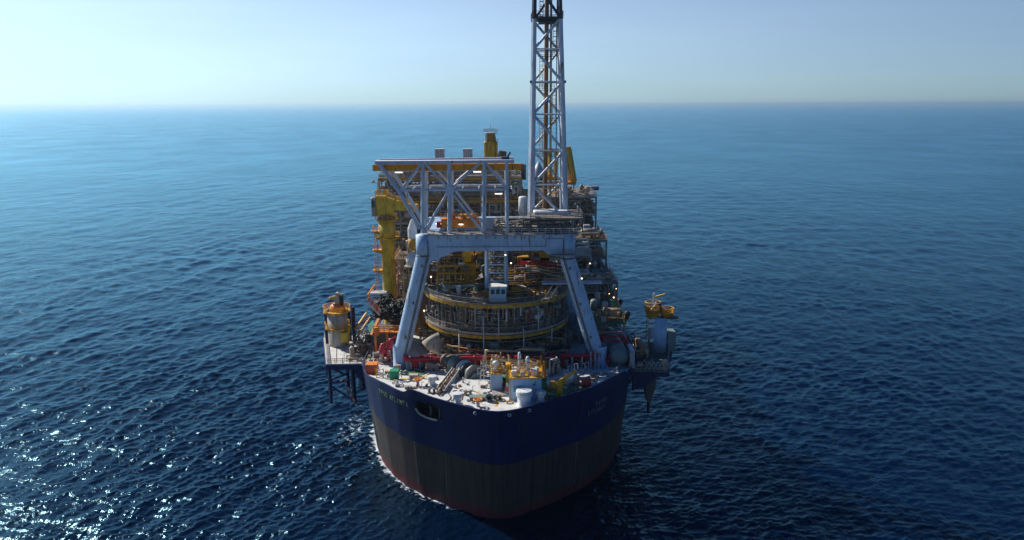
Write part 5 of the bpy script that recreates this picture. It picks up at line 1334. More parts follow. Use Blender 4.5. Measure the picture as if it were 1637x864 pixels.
q = MB(); q.tube(p + V(.3, -.5, 1.6), e0 + dv_ * .4 + V(0, -.4, -.2), .16, None, 8); q.build('lift_ram', M['ochre'], t)
q = MB(); q.bbox(p + V(-1.1, .1, 2.3), (.9, .9, 1.2), .1); q.build('winch_box', M['ochre'], t)
q = MB(); q.lathe(e1, [(0, -.1), (.3, -.1), (.3, .1), (0, .1)], 10, axis=(0, 1, 0)); q.build('tip_sheave', M['dgrey'], t)
# boxes and small gear on the foredeck
def crate(name, px, py, size, label, cat, mat, lid=None, rz=0.0):
    p = dk(px, py); t = thing(name, p, label, cat)
    q = MB(); q.bbox(p + V(0, size[1] / 2, size[2] / 2), size, .06, rz); q.build('body', M[mat], t)
    q = MB(); q.bbox(p + V(0, size[1] / 2, size[2] + .04), (size[0] + .1, size[1] + .1, .12), .04, rz); q.build('lid', M[lid or mat], t)
    for k in (-.3, .3):
        q = MB(); q.box(p + V(k * size[0], -.03, size[2] * .55), (.12, .08, size[2] * .6)); q.build('stiffener', M[lid or mat], t)
    return t
crate('green_container', 630, 608, (1.7, 1.6, 1.7), 'small bright green container on the left foredeck', 'container', 'brightgreen')
crate('orange_container', 594, 599, (2.3, 2.2, 2.0), 'red orange container at the left hull edge beside the boarding platform', 'container', 'redorange', 'orange')
crate('red_container', 938, 621, (1.7, 1.6, 1.4), 'bright red box at the right bow beside the davit crane', 'container', 'redorange', 'red')
crate('grey_hatch', 764, 641, (3.0, 1.3, .55), 'low grey green hatch cover near the bow bulwark', 'hatch', 'greygreen')
crate('deck_plinth', 661, 607, (1.7, 1.0, .8), 'low beige plinth on the left foredeck by the yellow valve wheel', 'plinth', 'beige')
crate('deck_locker', 694, 594, (2.0, 1.4, 1.5), 'grey deck locker under the left end of the fire main', 'locker', 'grey')
crate('deck_locker', 636, 594, (1.4, 1.2, 1.2), 'grey deck locker against the left portal foot', 'locker', 'grey')
crate('steel_plinth', 800, 634, (3.0, 2.4, .25), 'flat pale deck plate left of the deckhouse door', 'deck plate', 'offwhite', 'grey')
crate('deck_locker', 873, 600, (1.6, 1.2, 1.0), 'grey locker behind the right corner of the deckhouse', 'locker', 'offwhite')
crate('green_locker', 869, 624, (1.1, 1.0, 1.9), 'green upright locker at the right side of the deckhouse', 'locker', 'brightgreen', 'green')
crate('green_locker', 808, 618, (1.1, 1.2, 1.6), 'green upright locker between the two deckhouses', 'locker', 'green')
p = dk(910, 614); t = thing('white_tank', p, 'white upright tank behind the yellow davit crane boom', 'tank')
q = MB(); q.lathe(p, [(0, 0), (.85, 0), (.85, 1.9), (.6, 2.1), (0, 2.15)], 18); q.build('shell', M['white'], t)
q = MB(); q.torus(p + V(0, 0, 1.1), .87, .05, n=18, k=4); q.build('band', M['grey'], t)
q = MB(); q.bbox(p + V(1.4, .2, .8), (1.2, 1.0, 1.5), .1); q.build('pump_case', M['beige'], t)
p = dk(811, 630); t = thing('red_bollard_cover', p, 'red and white capped ventilator pot left of the deckhouse', 'ventilator')
q = MB(); q.lathe(p, [(.5, 0), (.55, .5), (.42, .6)], 14); q.build('pot', M['white'], t)
q = MB(); q.lathe(p, [(.42, .6), (.48, 1.2), (.3, 1.4)], 14); q.build('cover', M['redorange'], t)
q = MB(); q.lathe(p, [(.25, 1.4), (.3, 2.0), (0, 2.2)], 12); q.build('cap', M['offwhite'], t)
p = dk(782, 642); t = thing('mooring_chock', p, 'round dark mouthed mooring chock at the bow bulwark', 'chock')
q = MB(); q.lathe(p + V(0, 0, .75), [(.42, -.25), (.75, -.2), (.8, 0), (.75, .2), (.42, .25)], 18, axis=(0, 1, 0)); q.build('ring', M['greygreen'], t)
q = MB(); q.lathe(p + V(0, .1, .75), [(0, 0), (.45, 0), (.45, .05)], 14, axis=(0, 1, 0)); q.build('mouth', M['black'], t)
def valve_wheel(px, py, label, mat):
    p = dk(px, py); t = thing('valve_wheel', p, label, 'valve')
    q = MB(); q.lathe(p, [(.35, 0), (.3, .9), (.12, 1.0), (.12, 1.3)], 12); q.build('stand', M['offwhite'], t)
    q = MB(); q.torus(p + V(0, 0, 1.3), .75, .14, n=16, k=6); q.bar(p + V(-.7, 0, 1.3), p + V(.7, 0, 1.3), .14); q.bar(p + V(0, -.7, 1.3), p + V(0, .7, 1.3), .14); q.build('wheel', M[mat], t)
valve_wheel(668, 617, 'orange valve wheel on a pale stand by the left bulwark hump', 'orange')
valve_wheel(764, 650, 'small orange valve wheel at the bow bulwark below the grey hatch', 'orange')
for px, py, lab in ((748, 633, 'pair of grey mooring bollards left of the grey hatch'), (795, 641, 'pair of dark mooring bollards right of the mooring chock'), (645, 600, 'pair of grey mooring bollards beside the green container'), (690, 630, 'pair of dark mooring bollards at the chain foot'), (882, 640, 'pair of grey mooring bollards in front of the davit crane'), (925, 628, 'pair of brown mooring bollards by the red box')):
    p = dk(px, py); t = thing('mooring_bollard', p, lab, 'bollard', 'mooring bollards on the foredeck')
    q = MB(); q.bbox(p + V(0, .4, .06), (1.7, .8, .12), .04); q.build('base_plate', M['grey'], t)
    for dx in (-.45, .45): q = MB(); q.lathe(p + V(dx, .4, .1), [(.24, 0), (.24, .6), (.32, .65), (.32, .78), (0, .8)], 12); q.build('post', M['dgrey'] if 'dark' in lab else M['greygreen'], t)
# green walkway strips on the deck
def strip(label, pts, mat='green'):
    P_ = [dk(*p_) + V(0, 0, .012) for p_ in pts]
    q = MB(); q.poly(P_, .02); return tag(q.build('walkway', M[mat]), label, 'walkway')
strip('green painted walkway around the right of the deckhouse', [(868, 648), (912, 634), (935, 616), (900, 612), (872, 622)])
strip('green painted walkway strip before the left portal foot', [(630, 600), (668, 602), (690, 596), (660, 590)])
strip('green painted walkway strip between the two deckhouses', [(803, 622), (818, 624), (818, 604), (803, 606)])
# tall slender pipework with racks behind the deckhouses, before the turret
rng = random.Random(31)
t = thing('deck_manifold', V(at(840, 585, Y=143).x, 145.5, 17.4), 'thicket of pale pipes and valves behind the deckhouses, before the turret skirt', 'pipework')
lo, hi = at(770, 590, Y=143), at(895, 590, Y=143)
q = MB(); pipework(q, (lo.x, 140.5, 17.5), (hi.x, 146, 21.4), 130, rng, [M['steel'], M['offwhite'], M['grey'], M['tan'], M['dgrey'], M['red'], M['ochre']], .05, .16, .6, 6)
equipment(q, (lo.x, 141, 17.4), (hi.x, 147, 19), 60, rng, [M['grey'], M['offwhite'], M['tan'], M['dgrey'], M['ochre'], M['greygreen']], .4, 1.3); stuff(q.build('valve_thicket', None, t))
lo, hi = at(662, 590, Y=147), at(940, 590, Y=147)
q = MB(); pipework(q, (lo.x, 147.5, 17.5), (hi.x, 150, 20.5), 120, rng, [M['steel'], M['dgrey'], M['grey'], M['red'], M['dgrey']], .05, .18, .5, 6)
equipment(q, (lo.x, 147, 17.3), (hi.x, 150, 18.6), 70, rng, [M['grey'], M['dgrey'], M['greygreen'], M['tan'], M['red']], .4, 1.4); stuff(q.build('ring_main_thicket', None, t))
for px, py0, py1, dx in ((879, 598, 576, 1.5), (885, 599, 580, 1.2), (893, 600, 584, 0)):
    a_, b_ = at(px, py0, Y=139.5), at(px, py1, Y=139.5); q = MB(); q.path([V(a_.x, 139.5, deck_z(139)), b_, b_ + V(dx, .4, 0), b_ + V(dx, 2, -.1)] if dx else [V(a_.x, 139.5, deck_z(139)), b_], .22, 8); q.build('gooseneck', M['steel'], t)
for px in (771, 775): a_, b_ = at(px, 612, Y=141), at(px, 577, Y=141); q = MB(); q.ladder(V(a_.x, 141, 17.6), b_, .6); q.build('rack_ladder', M['white'], t)
a_, b_ = at(777, 561, Y=146.5), at(868, 563, Y=146.5)
q = MB(); q.path([a_ + V(0, 0, -2), a_, a_.lerp(b_, .55), a_.lerp(b_, .6) + V(0, 0, .5), b_ + V(0, 0, .5), b_ + V(.3, 0, -2.5)], .3, 8); q.build('header_pipe', M['tan'], t)
for k, (px, py, h) in enumerate(((764, 606, 2.2), (768, 608, 1.9), (777, 604, 1.6), (786, 604, 2.0), (902, 606, 1.8), (908, 604, 2.4), (918, 600, 2.4), (935, 596, 2.2))):
    p = dk(px, py); q = MB(); q.bar(p, p + V(0, 0, h), .1); q.bar(p + V(.7, 0, 0), p + V(.7, 0, h), .1); q.bar(p + V(0, 0, h), p + V(.7, 0, h), .1); q.bar(p + V(0, 0, h * .5), p + V(.7, 0, h * .5), .08); q.build('pipe_stand', M['offwhite'], t)

# ================================================================= LEFT BOARDING PLATFORM
PZ = 17.3
def pz(px, py): return at(px, py, z=PZ)
FL, FR, BR, BL = pz(521.5, 582), pz(583, 581), pz(577, 534), pz(517.5, 540)
FR = V(max(FR.x, -29.2), FR.y, PZ); BR = V(-29.6, BR.y, PZ)
t = thing('boarding_platform', V(FL.x + 3, FL.y, 8.0), 'left outboard platform on dark navy legs with a striped ladder, hung off the hull', 'platform')
q = MB(); q.poly([FL - V(0, 0, .3), FR - V(0, 0, .3), BR - V(0, 0, .3), BL - V(0, 0, .3)], .3); q.build('floor', M['deck'], t)
q = MB()
for a_, b_ in ((FL, FR), (FL, BL), (BL, BR)): q.bar(a_ - V(0, 0, .85), b_ - V(0, 0, .85), .4, 1.05)
q.build('edge_girder', M['navy'], t)
q = MB()
for a_, b_ in ((FL, BL), (FL, FR)): q.rail([a_ + V(.2, .1, 0), b_ + V(.2, .1, 0)], 1.1, 1.6, .06)
stuff(q.build('guard_rail', M['tan'], t))
for k in range(6):                                # floor planks / hatch lines
    f0 = (k + .5) / 6; a_, b_ = FL.lerp(FR, f0) + V(0, .5, .05), BL.lerp(BR, f0) + V(0, -.5, .05)
    q = MB(); q.bar(a_, b_, .14 if k % 2 else .5, .06); q.build('floor_strip', M['dgrey'] if k % 2 else M['offwhite'], t)
def leg(a_, b_, w=.55, mat='navy'): q = MB(); q.bar(a_, b_, w); return q.build('leg', M[mat], t)
lb = at(526, 645, Y=FL.y + .6)
leg(FL + V(.4, .6, -1), V(FL.x + .4, FL.y + .6, lb.z), .6)
leg(BL + V(.4, -.6, -1), V(BL.x + .4, BL.y - .6, lb.z), .6)
xin = FL.x + 4.4
leg(V(xin, FL.y + .6, PZ - 1), V(xin, FL.y + .6, lb.z + 2.2), .5); leg(V(xin, BL.y - .6, PZ - 1), V(xin, BL.y - .6, lb.z + 2), .5)
for a_, b_ in (((0.4, -3.9), (4.4, -2.6)), ((.4, -4.4), (4.4, -4.4)), ((.4, -5.2), (5.6, -9.0)), ((.4, -1.0), (4.4, -3.0))):
    q = MB(); q.bar(V(FL.x + a_[0], FL.y + .6, PZ + a_[1]), V(FL.x + b_[0], FL.y + .6, PZ + b_[1]), .32); q.build('brace', M['navy'], t)
for k, (dx, z0_, dy) in enumerate(((5.4, 7.6, 1), (6.4, 9.5, 4), (7.2, 10.8, 2), (6.0, 8.5, 8), (7.6, 12, 9), (6.8, 9, 14))):
    leg(V(FL.x + dx, FL.y + dy, PZ - 1), V(FL.x + dx + .1, FL.y + dy, z0_), .7)
q = MB(); q.slab([V(FL.x + 5.0, FL.y + .9, PZ - 1.2), V(-28.4, FL.y + .9, PZ - 1.2), V(-28.4, FL.y + .9, PZ - 6.5), V(FL.x + 6.4, FL.y + .9, PZ - 3.4)], V(0, 1, 0)); q.build('bracket', M['navy'], t)
for dy in (7, 14): q = MB(); q.slab([V(FL.x + 1, FL.y + dy, PZ - 1.2), V(-29.2, FL.y + dy, PZ - 1.2), V(-29.2, FL.y + dy, PZ - 7)], V(0, .6, 0)); q.build('bracket', M['navy'], t)
s0, s1 = V(FL.x + 3.6, FL.y + .2, PZ - 3.6), V(FL.x + 6.1, FL.y + .2, lb.z - .6)
for k in range(10):                               # red and white striped ladder rail
    a_, b_ = s0.lerp(s1, k / 10), s0.lerp(s1, (k + 1) / 10); q = MB(); q.bar(a_, b_, .55, .35); q.build('ladder_stripe', M['white'] if k % 2 else M['redorange'], t)
rng = random.Random(41)
q = MB(); lo, hi = pz(553, 578), pz(578, 540)
pipework(q, (lo.x, lo.y, PZ + .1), (-29.8, hi.y, PZ + 2.4), 60, rng, [M['steel'], M['dgrey'], M['beige'], M['tan'], M['brown']], .05, .16, .4, 5)
equipment(q, (lo.x, lo.y, PZ), (-29.8, hi.y - 1, PZ + 1), 34, rng, [M['dgrey'], M['beige'], M['tan'], M['pink'], M['greygreen']], .4, 1.4); stuff(q.build('platform_gear', None, t))
for px, z1_, lab in ((521, 500, 'x'), (563, 492, 'y'), (556, 505, 'z')):
    pass
# ---- tower on the left platform
b = pz(541.5, 551); tz = at(541.5, 496, Y=b.y).z
t = thing('loading_tower', b, 'left loading tower, a pale drum with yellow galleries and a yellow boom on top', 'tower')
q = MB(); q.lathe(b, [(0, 0), (2.3, 0), (2.3, .4), (2.25, .5), (2.25, tz - PZ - .6), (0, tz - PZ - .5)], 26); q.build('drum', M['beige'], t)
for k in range(9): a = math.pi + k * math.pi / 8; q = MB(); q.bar(b + V(math.cos(a) * 2.27, math.sin(a) * 2.27, .5), b + V(math.cos(a) * 2.27, math.sin(a) * 2.27, tz - PZ - 1), .1); q.build('drum_seam', M['offwhite'], t)
for zz_, r in ((at(541, 524, Y=b.y).z, 2.9), (tz - .3, 3.1)):
    q = MB(); q.lathe(V(b.x, b.y, zz_), [(2.2, 0), (r, 0), (r, .3), (2.2, .3)], 26, smooth=False); g = q.build('gallery', M['yellow'], t)
    q = MB(); q.rail([V(b.x + r * math.cos(a), b.y + r * math.sin(a), zz_ + .3) for a in [2 * math.pi * i / 14 for i in range(14)]], 1.1, 1.2, .055, True); stuff(q.build('guard_rail', M['yellow'], g))
q = MB(); q.lathe(V(b.x + .2, b.y, tz), [(1.9, 0), (1.7, 1.1), (1.0, 1.6), (0, 1.7)], 14); q.build('slew_hood', M['orange'], t)
q = MB(); q.slab([V(b.x - .3, b.y - .6, tz + 1.2), V(b.x + 1.2, b.y - .6, tz + 1.2), V(b.x + .6, b.y - .6, tz + 4.2), V(b.x + .1, b.y - .6, tz + 4.2)], V(0, 1.2, 0)); q.build('crane_mast', M['beige'], t)
e0, e1 = at(526, 478.5, Y=b.y), at(549, 472, Y=b.y)
q = MB(); q.bar(e0, e1, .45, .6); q.build('boom', M['lemon'], t)
q = MB(); q.bar(e0 + V(.1, 0, .5), e1 + V(0, 0, .35), .12); q.bar(e1 + V(0, 0, 0), V(b.x + .4, b.y, tz + 3.6), .3); q.build('boom_tie', M['white'], t)
q = MB(); q.bbox(V(b.x + 1.3, b.y - .3, tz + 2.4), (.8, 1, 2.2), .1); q.build('control_box', M['black'], t)
q = MB(); c = at(553, 535, Y=b.y - 1.8); q.bbox(c + V(-.2, 0, -.6), (2.0, 1.3, 2.4), .15); q.bar(c + V(.7, -.3, .4), c + V(1.1, -.1, 2.2), .4); q.build('stair_housing', M['lemon'], t)
for px, pyt, pyb in ((521, 500, 538), (564, 491, 530), (557, 497, 530)):
    Y = b.y + 3 if px > 530 else b.y + 1; a_, c_ = at(px, pyt, Y=Y), at(px, pyb, Y=Y); q = MB(); q.tube(V(a_.x, Y, PZ), a_, .48, None, 12)
    tag(q.build('navy_post', M['navy']), {521: 'navy upright post at the left edge of the left platform', 564: 'tallest navy upright post right of the left loading tower', 557: 'navy upright post close behind the left loading tower'}[px], 'post', 'navy posts around the left loading tower')
# ---- bulwark steps, cage ladder at hull edge
p = dk(608, 604); t = thing('boarding_ladder', p + V(-.6, 0, -1), 'cream caged ladder frame over the left hull edge', 'ladder')
for k in range(2):
    q = MB(); a_ = p + V(k * 1.4 - .7, -.3, -1.8); q.bar(a_, a_ + V(0, 0, 3.8), .16); q.build('stile', M['yellow'], t)
for k in range(5): q = MB(); a_ = p + V(-.7, -.3, -1.4 + k * .75); q.bar(a_, a_ + V(1.4, 0, .35), .14); q.build('tread', M['beige'], t)

# ================================================================= LEFT DECK: chain pile, orange walkway, red gear
t = thing('rubber_hose_pile', V(at(620, 505, Y=162).x, 162, 19), 'heap of coiled black rubber hoses between the left crane and the portal leg', 'hose pile')
rng = random.Random(52)
cs = [at(606, 485, Y=165), at(615, 478, Y=167), at(628, 492, Y=163), at(640, 487, Y=164), at(618, 500, Y=161.5), at(633, 507, Y=160.5), at(606, 497, Y=163), at(646, 500, Y=162), at(625, 484, Y=166)]
for c in cs:
    q = MB()
    q.sphere(c + V(0, .6, -.6), 1.5, 10, (1.1, 1, .9))
    for k in range(22):
        ax = V(rng.uniform(-.7, .7), rng.uniform(-1, .3), rng.uniform(.2, 1)); q.torus(c + V(rng.uniform(-1.5, 1.5), rng.uniform(-1.2, 1), rng.uniform(-1.5, .9)), .3 + .4 * rng.random(), .10 + .06 * rng.random(), ax, 10, 5)
    stuff(q.build('hose_coil', M['black'], t))
b = V(at(622, 510, Y=163).x, 163, 17.2)
q = MB(); q.bbox(b + V(0, .5, 2.2), (7.0, 7, 4.4), .2); q.build('hose_bin', M['dgrey'], t)
# orange walkway with stairs
t = thing('orange_walkway', V(at(600, 500, Y=160).x, 160, 17.2), 'orange and cream railed walkway climbing round the black hose heap', 'walkway')
W0 = [at(585, 513, Y=164), at(597, 489, Y=168), at(590, 480, Y=168.5)]
def rails(pts, mat='orange', h=1.3, gap=1.1, r=.07): q = MB(); q.rail(pts, h, gap, r); return stuff(q.build('guard_rail', M[mat], t))
A1, A2 = at(588, 484, Y=161), at(607, 504, Y=158.5)
rails([A1, A2], 'redorange', 1.7); q = MB(); q.bar(A1, A2, .3, .3); q.build('handrail_beam', M['beige'], t)
B1, B2 = A1 + V(.8, 3.5, 1.4), A2
q = MB(); q.bar(A1 + V(0, 0, 1.7), B1 + V(.2, 1, 1.7), .28); q.build('handrail_beam', M['orange'], t)
C1, C2 = at(606, 510, Y=158), at(594, 536, Y=156)
q = MB(); q.bar(C1, C2, .7, .5); q.build('stair_stringer', M['orange'], t)
D1, D2 = at(597, 526, Y=156), at(640, 527, Y=157)
q = MB(); q.box(((D1.x + D2.x) / 2, 157.2, D1.z - 1.0), (D2.x - D1.x, 2.0, .16)); q.build('landing', M['orange'], t)
rails([V(D1.x, 156, D1.z - .9), V(D2.x, 156, D1.z - .9)], 'orange', 1.5, 1.2, .08)
for x in (D1.x + .3, (D1.x + D2.x) / 2, D2.x - .4): q = MB(); q.bar((x, 156.4, 17.2), (x, 156.4, D1.z - 1), .4); q.build('landing_post', M['orange'], t)
q = MB(); q.bbox((D1.x + .7, 156.2, D1.z - .6), (1.1, 1.0, 1.7), .1); q.build('corner_box', M['orange'], t)
E1, E2 = at(567, 527, Y=166), at(586, 500, Y=170)
q = MB(); q.bar(E1, E2, .35); q.bar(E1 + V(.8, 0, -1.2), E2 + V(.8, 0, -1.2), .35); q.build('stair_stringer', M['yellow'], t)
for k in range(9): q = MB(); c = E1.lerp(E2, (k + .5) / 9); q.bar(c + V(-.1, 0, -.2), c + V(.9, 0, -1.3), .2, .12); q.build('stair_tread', M['orange'], t)
q = MB(); q.bbox(at(605, 466, Y=170) + V(0, 0, -.5), (4.4, 3, .8), .2); q.build('canopy', M['offwhite'], t)
q = MB(); q.bar(at(588, 480, Y=170), at(597, 462, Y=171), .3); q.build('canopy_stay', M['yellow'], t)
# side-deck gear
t = thing('foam_station', V(at(620, 557, Y=150.5).x, 151, 17.2), 'crimson foam monitors and pale pipes beside the left portal leg', 'foam station')
rng = random.Random(61); lo, hi = at(603, 560, Y=151), at(634, 560, Y=151)
q = MB(); pipework(q, (lo.x, 151, 17.4), (hi.x, 156, 20.6), 46, rng, [M['offwhite'], M['red'], M['steel'], M['beige'], M['red']], .06, .18, .6, 6)
equipment(q, (lo.x, 151, 17.3), (hi.x, 156, 19.4), 20, rng, [M['red'], M['offwhite'], M['beige'], M['grey']], .4, 1.3); stuff(q.build('station_piping', None, t))
for px, py in ((612, 557), (625, 549)):
    c = at(px, py, Y=151.5); q = MB(); q.lathe(c + V(0, 0, -1.2), [(0, 0), (.9, .1), (.9, 1.0), (.5, 1.7), (.5, 2.2), (0, 2.3)], 12); q.bar(c + V(0, 0, .8), c + V(1.3, -.3, 1.6), .35); q.build('foam_monitor', M['red'], t)
strip('green painted side walkway along the left deck, near the boarding platform', [(586, 572), (606, 578), (603, 545), (606, 535), (596, 512), (588, 520), (592, 545)])
strip('green painted strip on the left deck before the foam station', [(588, 569), (640, 572), (640, 566), (600, 563)])
for px, py, w_, h_, mat, lab in ((593, 548, 1.6, 2.0, 'greygreen', 'pale grey green cabinet on the left side deck, by the green walkway'), (600, 572, 1.2, .9, 'beige', 'low beige chest at the near end of the left green walkway'), (614, 580, 1.8, .8, 'grey', 'long grey chest behind the boarding ladder'), (590, 560, 1.0, 1.1, 'tan', 'tan chest against the left hull edge rail')):
    p = dk(px, py); t = thing('deck_chest', p, lab, 'chest'); q = MB(); q.bbox(p + V(0, .5, h_ / 2), (w_, 1.1, h_), .08); q.build('body', M[mat], t)
    q = MB(); q.bbox(p + V(0, .5, h_ + .04), (w_ + .1, 1.2, .12), .03); q.build('lid', M['offwhite'], t)
rng = random.Random(63)
t = thing('side_deck_gear', V(-27, 160, 17.2), 'assorted small pipes and valves crowding the left side deck edge', 'deck gear')
q = MB(); pipework(q, (-29.3, 148, 17.3), (-27.8, 176, 18.6), 36, rng, [M['steel'], M['beige'], M['tan'], M['dgrey'], M['offwhite']], .05, .15, .4, 5)
equipment(q, (-29, 152, 17.2), (-27, 177, 17.6), 26, rng, [M['grey'], M['beige'], M['tan'], M['dgrey'], M['greygreen'], M['pink']], .4, 1.3); stuff(q.build('gear', None, t))

# ================================================================= RIGHT PLATFORM AND TOWER
RL, RR, RBR, RBL = pz(1008, 592), pz(1068, 594), pz(1074, 551), pz(1020, 545)
RL = V(min(RL.x, 28.8), RL.y, PZ); RBL = V(29.5, RBL.y, PZ)
t = thing('boarding_platform', V(RR.x - 3, RR.y, 9.0), 'right outboard platform with a dark pointed bracket hanging under it', 'platform')
q = MB(); q.poly([RL - V(0, 0, .3), RR - V(0, 0, .3), RBR - V(0, 0, .3), RBL - V(0, 0, .3)], .3); q.build('floor', M['grate'], t)
q = MB()
for a_, b_ in ((RL, RR), (RR, RBR), (RBR, RBL)): q.bar(a_ - V(0, 0, .75), b_ - V(0, 0, .75), .5, .9)
q.build('edge_girder', M['navy'], t)
q = MB(); q.slab([V(28.6, RR.y + 1.2, PZ - 1), V(RR.x - 1, RR.y + 1.2, PZ - 1), V(31.5, RR.y + 1.2, PZ - 3.6), V(28.6, RR.y + 1.2, PZ - 4.8)], V(0, 1, 0)); q.build('bracket', M['navy'], t)
q = MB(); a_ = V(33.2, RR.y + 6, PZ - 1)
q.slab([a_ + V(-2.6, 0, 0), a_ + V(1.8, 0, 0), a_ + V(1.3, 0, -5.2), a_ + V(.4, 0, -8.6), a_ + V(-.2, 0, -8.6), a_ + V(-.9, 0, -5.0)], V(0, 3, 0)); q.build('hanging_bracket', M['dgrey'], t)
q = MB(); q.bar(a_ + V(.1, .8, -8), a_ + V(.1, .8, -11.4), .45); q.build('bracket_tip', M['black'], t)
for k in range(4): q = MB(); q.bar(a_ + V(-2, 3 + 3 * k, 0), V(29.4, a_.y + 3 + 3 * k, PZ - 6), .4); q.build('brace', M['navy'], t)
q = MB()
for a2, b2 in ((RR, RBR), (RL, RR)): q.rail([a2 + V(-.3, .2, 0), b2 + V(-.3, .2, 0)], 1.2, 1.4, .06)
stuff(q.build('guard_rail', M['steel'], t))
for k in range(6):
    a2 = V(RR.x - 4.6 + k * .9, RR.y + 1.0, PZ); q = MB(); q.bar(a2, a2 + V(.8, 0, 1.8), .14); q.bar(a2 + V(.8, 0, 0), a2 + V(0, 0, 1.8), .14); q.build('cross_brace', M['offwhite'], t)
q = MB(); q.bbox(V(RR.x - .5, RR.y + 1.2, PZ + 1.1), (.9, .9, 2.2), .1); q.bbox(V(RBR.x - .8, RBR.y - 2, PZ + 3.0), (1.0, 1.0, 2.4), .1); q.build('lamp_post_box', M['beige'], t)
q = MB(); q.bbox(V(RBR.x - 1.2, RBR.y - 3, PZ + 2.2), (2.0, 3, 4.4), .15); q.build('platform_cabinet', M['greygreen'], t)
rng = random.Random(71); q = MB()
pipework(q, (30, RL.y + 2, PZ + .1), (RR.x - 2.5, RBL.y - 1, PZ + 3.0), 60, rng, [M['dgrey'], M['steel'], M['black'], M['grey'], M['offwhite']], .05, .18, .45, 5)
equipment(q, (29.8, RL.y + 2, PZ), (RR.x - 3, RBL.y - 2, PZ + 1.6), 36, rng, [M['dgrey'], M['grey'], M['black'], M['tan'], M['offwhite']], .4, 1.6); stuff(q.build('platform_gear', None, t))
q = MB(); q.bbox(V(31.2, RL.y + 7, PZ + 2.0), (1.3, 6, 4.0), .2); q.build('side_wall', M['brown'], t)
b = pz(1050, 560); tz = at(1050, 507, Y=b.y).z
t = thing('loading_tower', b, 'right loading tower, a pale blue drum with a yellow basket and thin boom on top', 'tower')
q = MB(); q.lathe(b, [(0, 0), (2.1, 0), (2.1, tz - PZ), (0, tz - PZ + .1)], 26); q.build('drum', M['bluegrey'], t)
for py, w_ in ((513, 1.5), (521, 1.5), (544, 1.0)):
    c = at(1041, py, Y=b.y - 1.9); q = MB(); q.box(c, (w_, .5, .75), .3); q.build('name_board', M['white'], t)
q = MB(); q.ladder(V(b.x - 2.4, b.y - .6, PZ + 1), V(b.x - 2.4, b.y - .6, tz), .6)
for i in range(9): q.torus(V(b.x - 2.6, b.y - .9, PZ + 2 + i), .4, .05, n=8, k=4)
q.build('ladder', M['lemon'], t)
for dx, r, h in ((-1.3, 1.75, 3.2), (1.9, 1.6, 1.9)):
    q = MB(); q.lathe(V(b.x + dx, b.y, tz + .1), [(0, 0), (r * .7, 0), (r, h * .45), (r, h * .6), (r * .9, h * .6), (r * .6, .25), (0, .25)], 14, smooth=False); g = q.build('basket', M['ochre'], t)
    q = MB()
    for z in (.6, .85, 1.1): q.torus(V(b.x + dx, b.y, tz + h * z), r, .09, n=16, k=5)
    q.rail([V(b.x + dx + r * math.cos(a), b.y + r * math.sin(a), tz + h * .5) for a in [2 * math.pi * i / 10 for i in range(10)]], h * .6, 1.5, .06, True); stuff(q.build('basket_rail', M['yellow'], g))
q = MB(); q.slab([V(b.x - 1.8, b.y - .8, tz + 1.8), V(b.x + .3, b.y - .8, tz + .2), V(b.x + .1, b.y - .8, tz + 2.4), V(b.x - .6, b.y - .8, tz + 3.6)], V(0, .9, 0)); q.build('crane_body', M['beige'], t)
q = MB(); q.slab([V(b.x - .6, b.y - .5, tz + 3.6), V(b.x + .2, b.y - .5, tz + 2.4), V(b.x + .8, b.y - .5, tz + .3), V(b.x + 1.3, b.y - .5, tz + .3), V(b.x + .4, b.y - .5, tz + 3.2)], V(0, 1.2, 0)); q.build('crane_body', M['black'], t)
m0 = at(1044, 488, Y=b.y); m1 = at(1045, 469, Y=b.y)
q = MB(); q.bar(m0, m1, .35); q.build('mast', M['offwhite'], t)
q = MB(); q.bar(at(1048, 475, Y=b.y), at(1063, 471, Y=b.y), .4, .35); q.build('boom', M['lemon'], t)
q = MB(); q.box(V(b.x + 2.2, b.y, tz + .0), (4.4, 2.4, .25)); q.build('top_landing', M['black'], t)

# ================================================================= RIGHT SIDE DECK
rng = random.Random(81)
t = thing('side_deck_gear', V(26, 158, 17.2), 'dark cluttered pipework and valves along the right side deck', 'deck gear')
q = MB(); pipework(q, (21.5, 150, 17.3), (29.2, 165, 19.8), 110, rng, [M['steel'], M['dgrey'], M['grey'], M['red'], M['offwhite'], M['brown']], .05, .18, .4, 5)
equipment(q, (21, 150, 17.2), (29, 166, 18.4), 60, rng, [M['grey'], M['dgrey'], M['tan'], M['greygreen'], M['offwhite']], .4, 1.5); stuff(q.build('gear', None, t))
for k, (px, py, lab) in enumerate(((988, 485, 'black upright life raft canister low at the right ship side, aft one'), (1000, 505, 'black upright life raft canister low at the right ship side, near one'))):
    c = at(px, py, Y=172 - 6 * k); t = thing('raft_canister', c + V(0, 0, -2), lab, 'life raft', 'raft canisters at the right ship side')
    q = MB(); q.lathe(c + V(0, 0, -.9), [(0, 0), (.6, .1), (.7, .4), (.7, 1.7), (.6, 2.0), (0, 2.1)], 14, axis=(.3, 0, 1)); q.build('canister', M['black'], t)
    q = MB(); q.bar(c + V(-.2, 0, -3.4), c + V(0, 0, -.9), .25); q.build('cradle', M['dgrey'], t)
c = at(986, 497, Y=168); t = thing('green_chute', V(c.x, 168, 18), 'sloping dark green escape chute at the right ship side, by the turret module', 'chute')
q = MB(); q.slab([c + V(-1.6, 0, 2.6), c + V(.0, 0, 2.4), c + V(2.2, -1, -3.2), c + V(.6, -1, -3.2)], V(0, 2.2, 0)); q.build('chute_body', M['green'], t)
q = MB(); q.rail([c + V(-.2, 0, 2.4), c + V(2.2, -1, -3.2)], 1.0, 1.2); stuff(q.build('guard_rail', M['grey'], t))
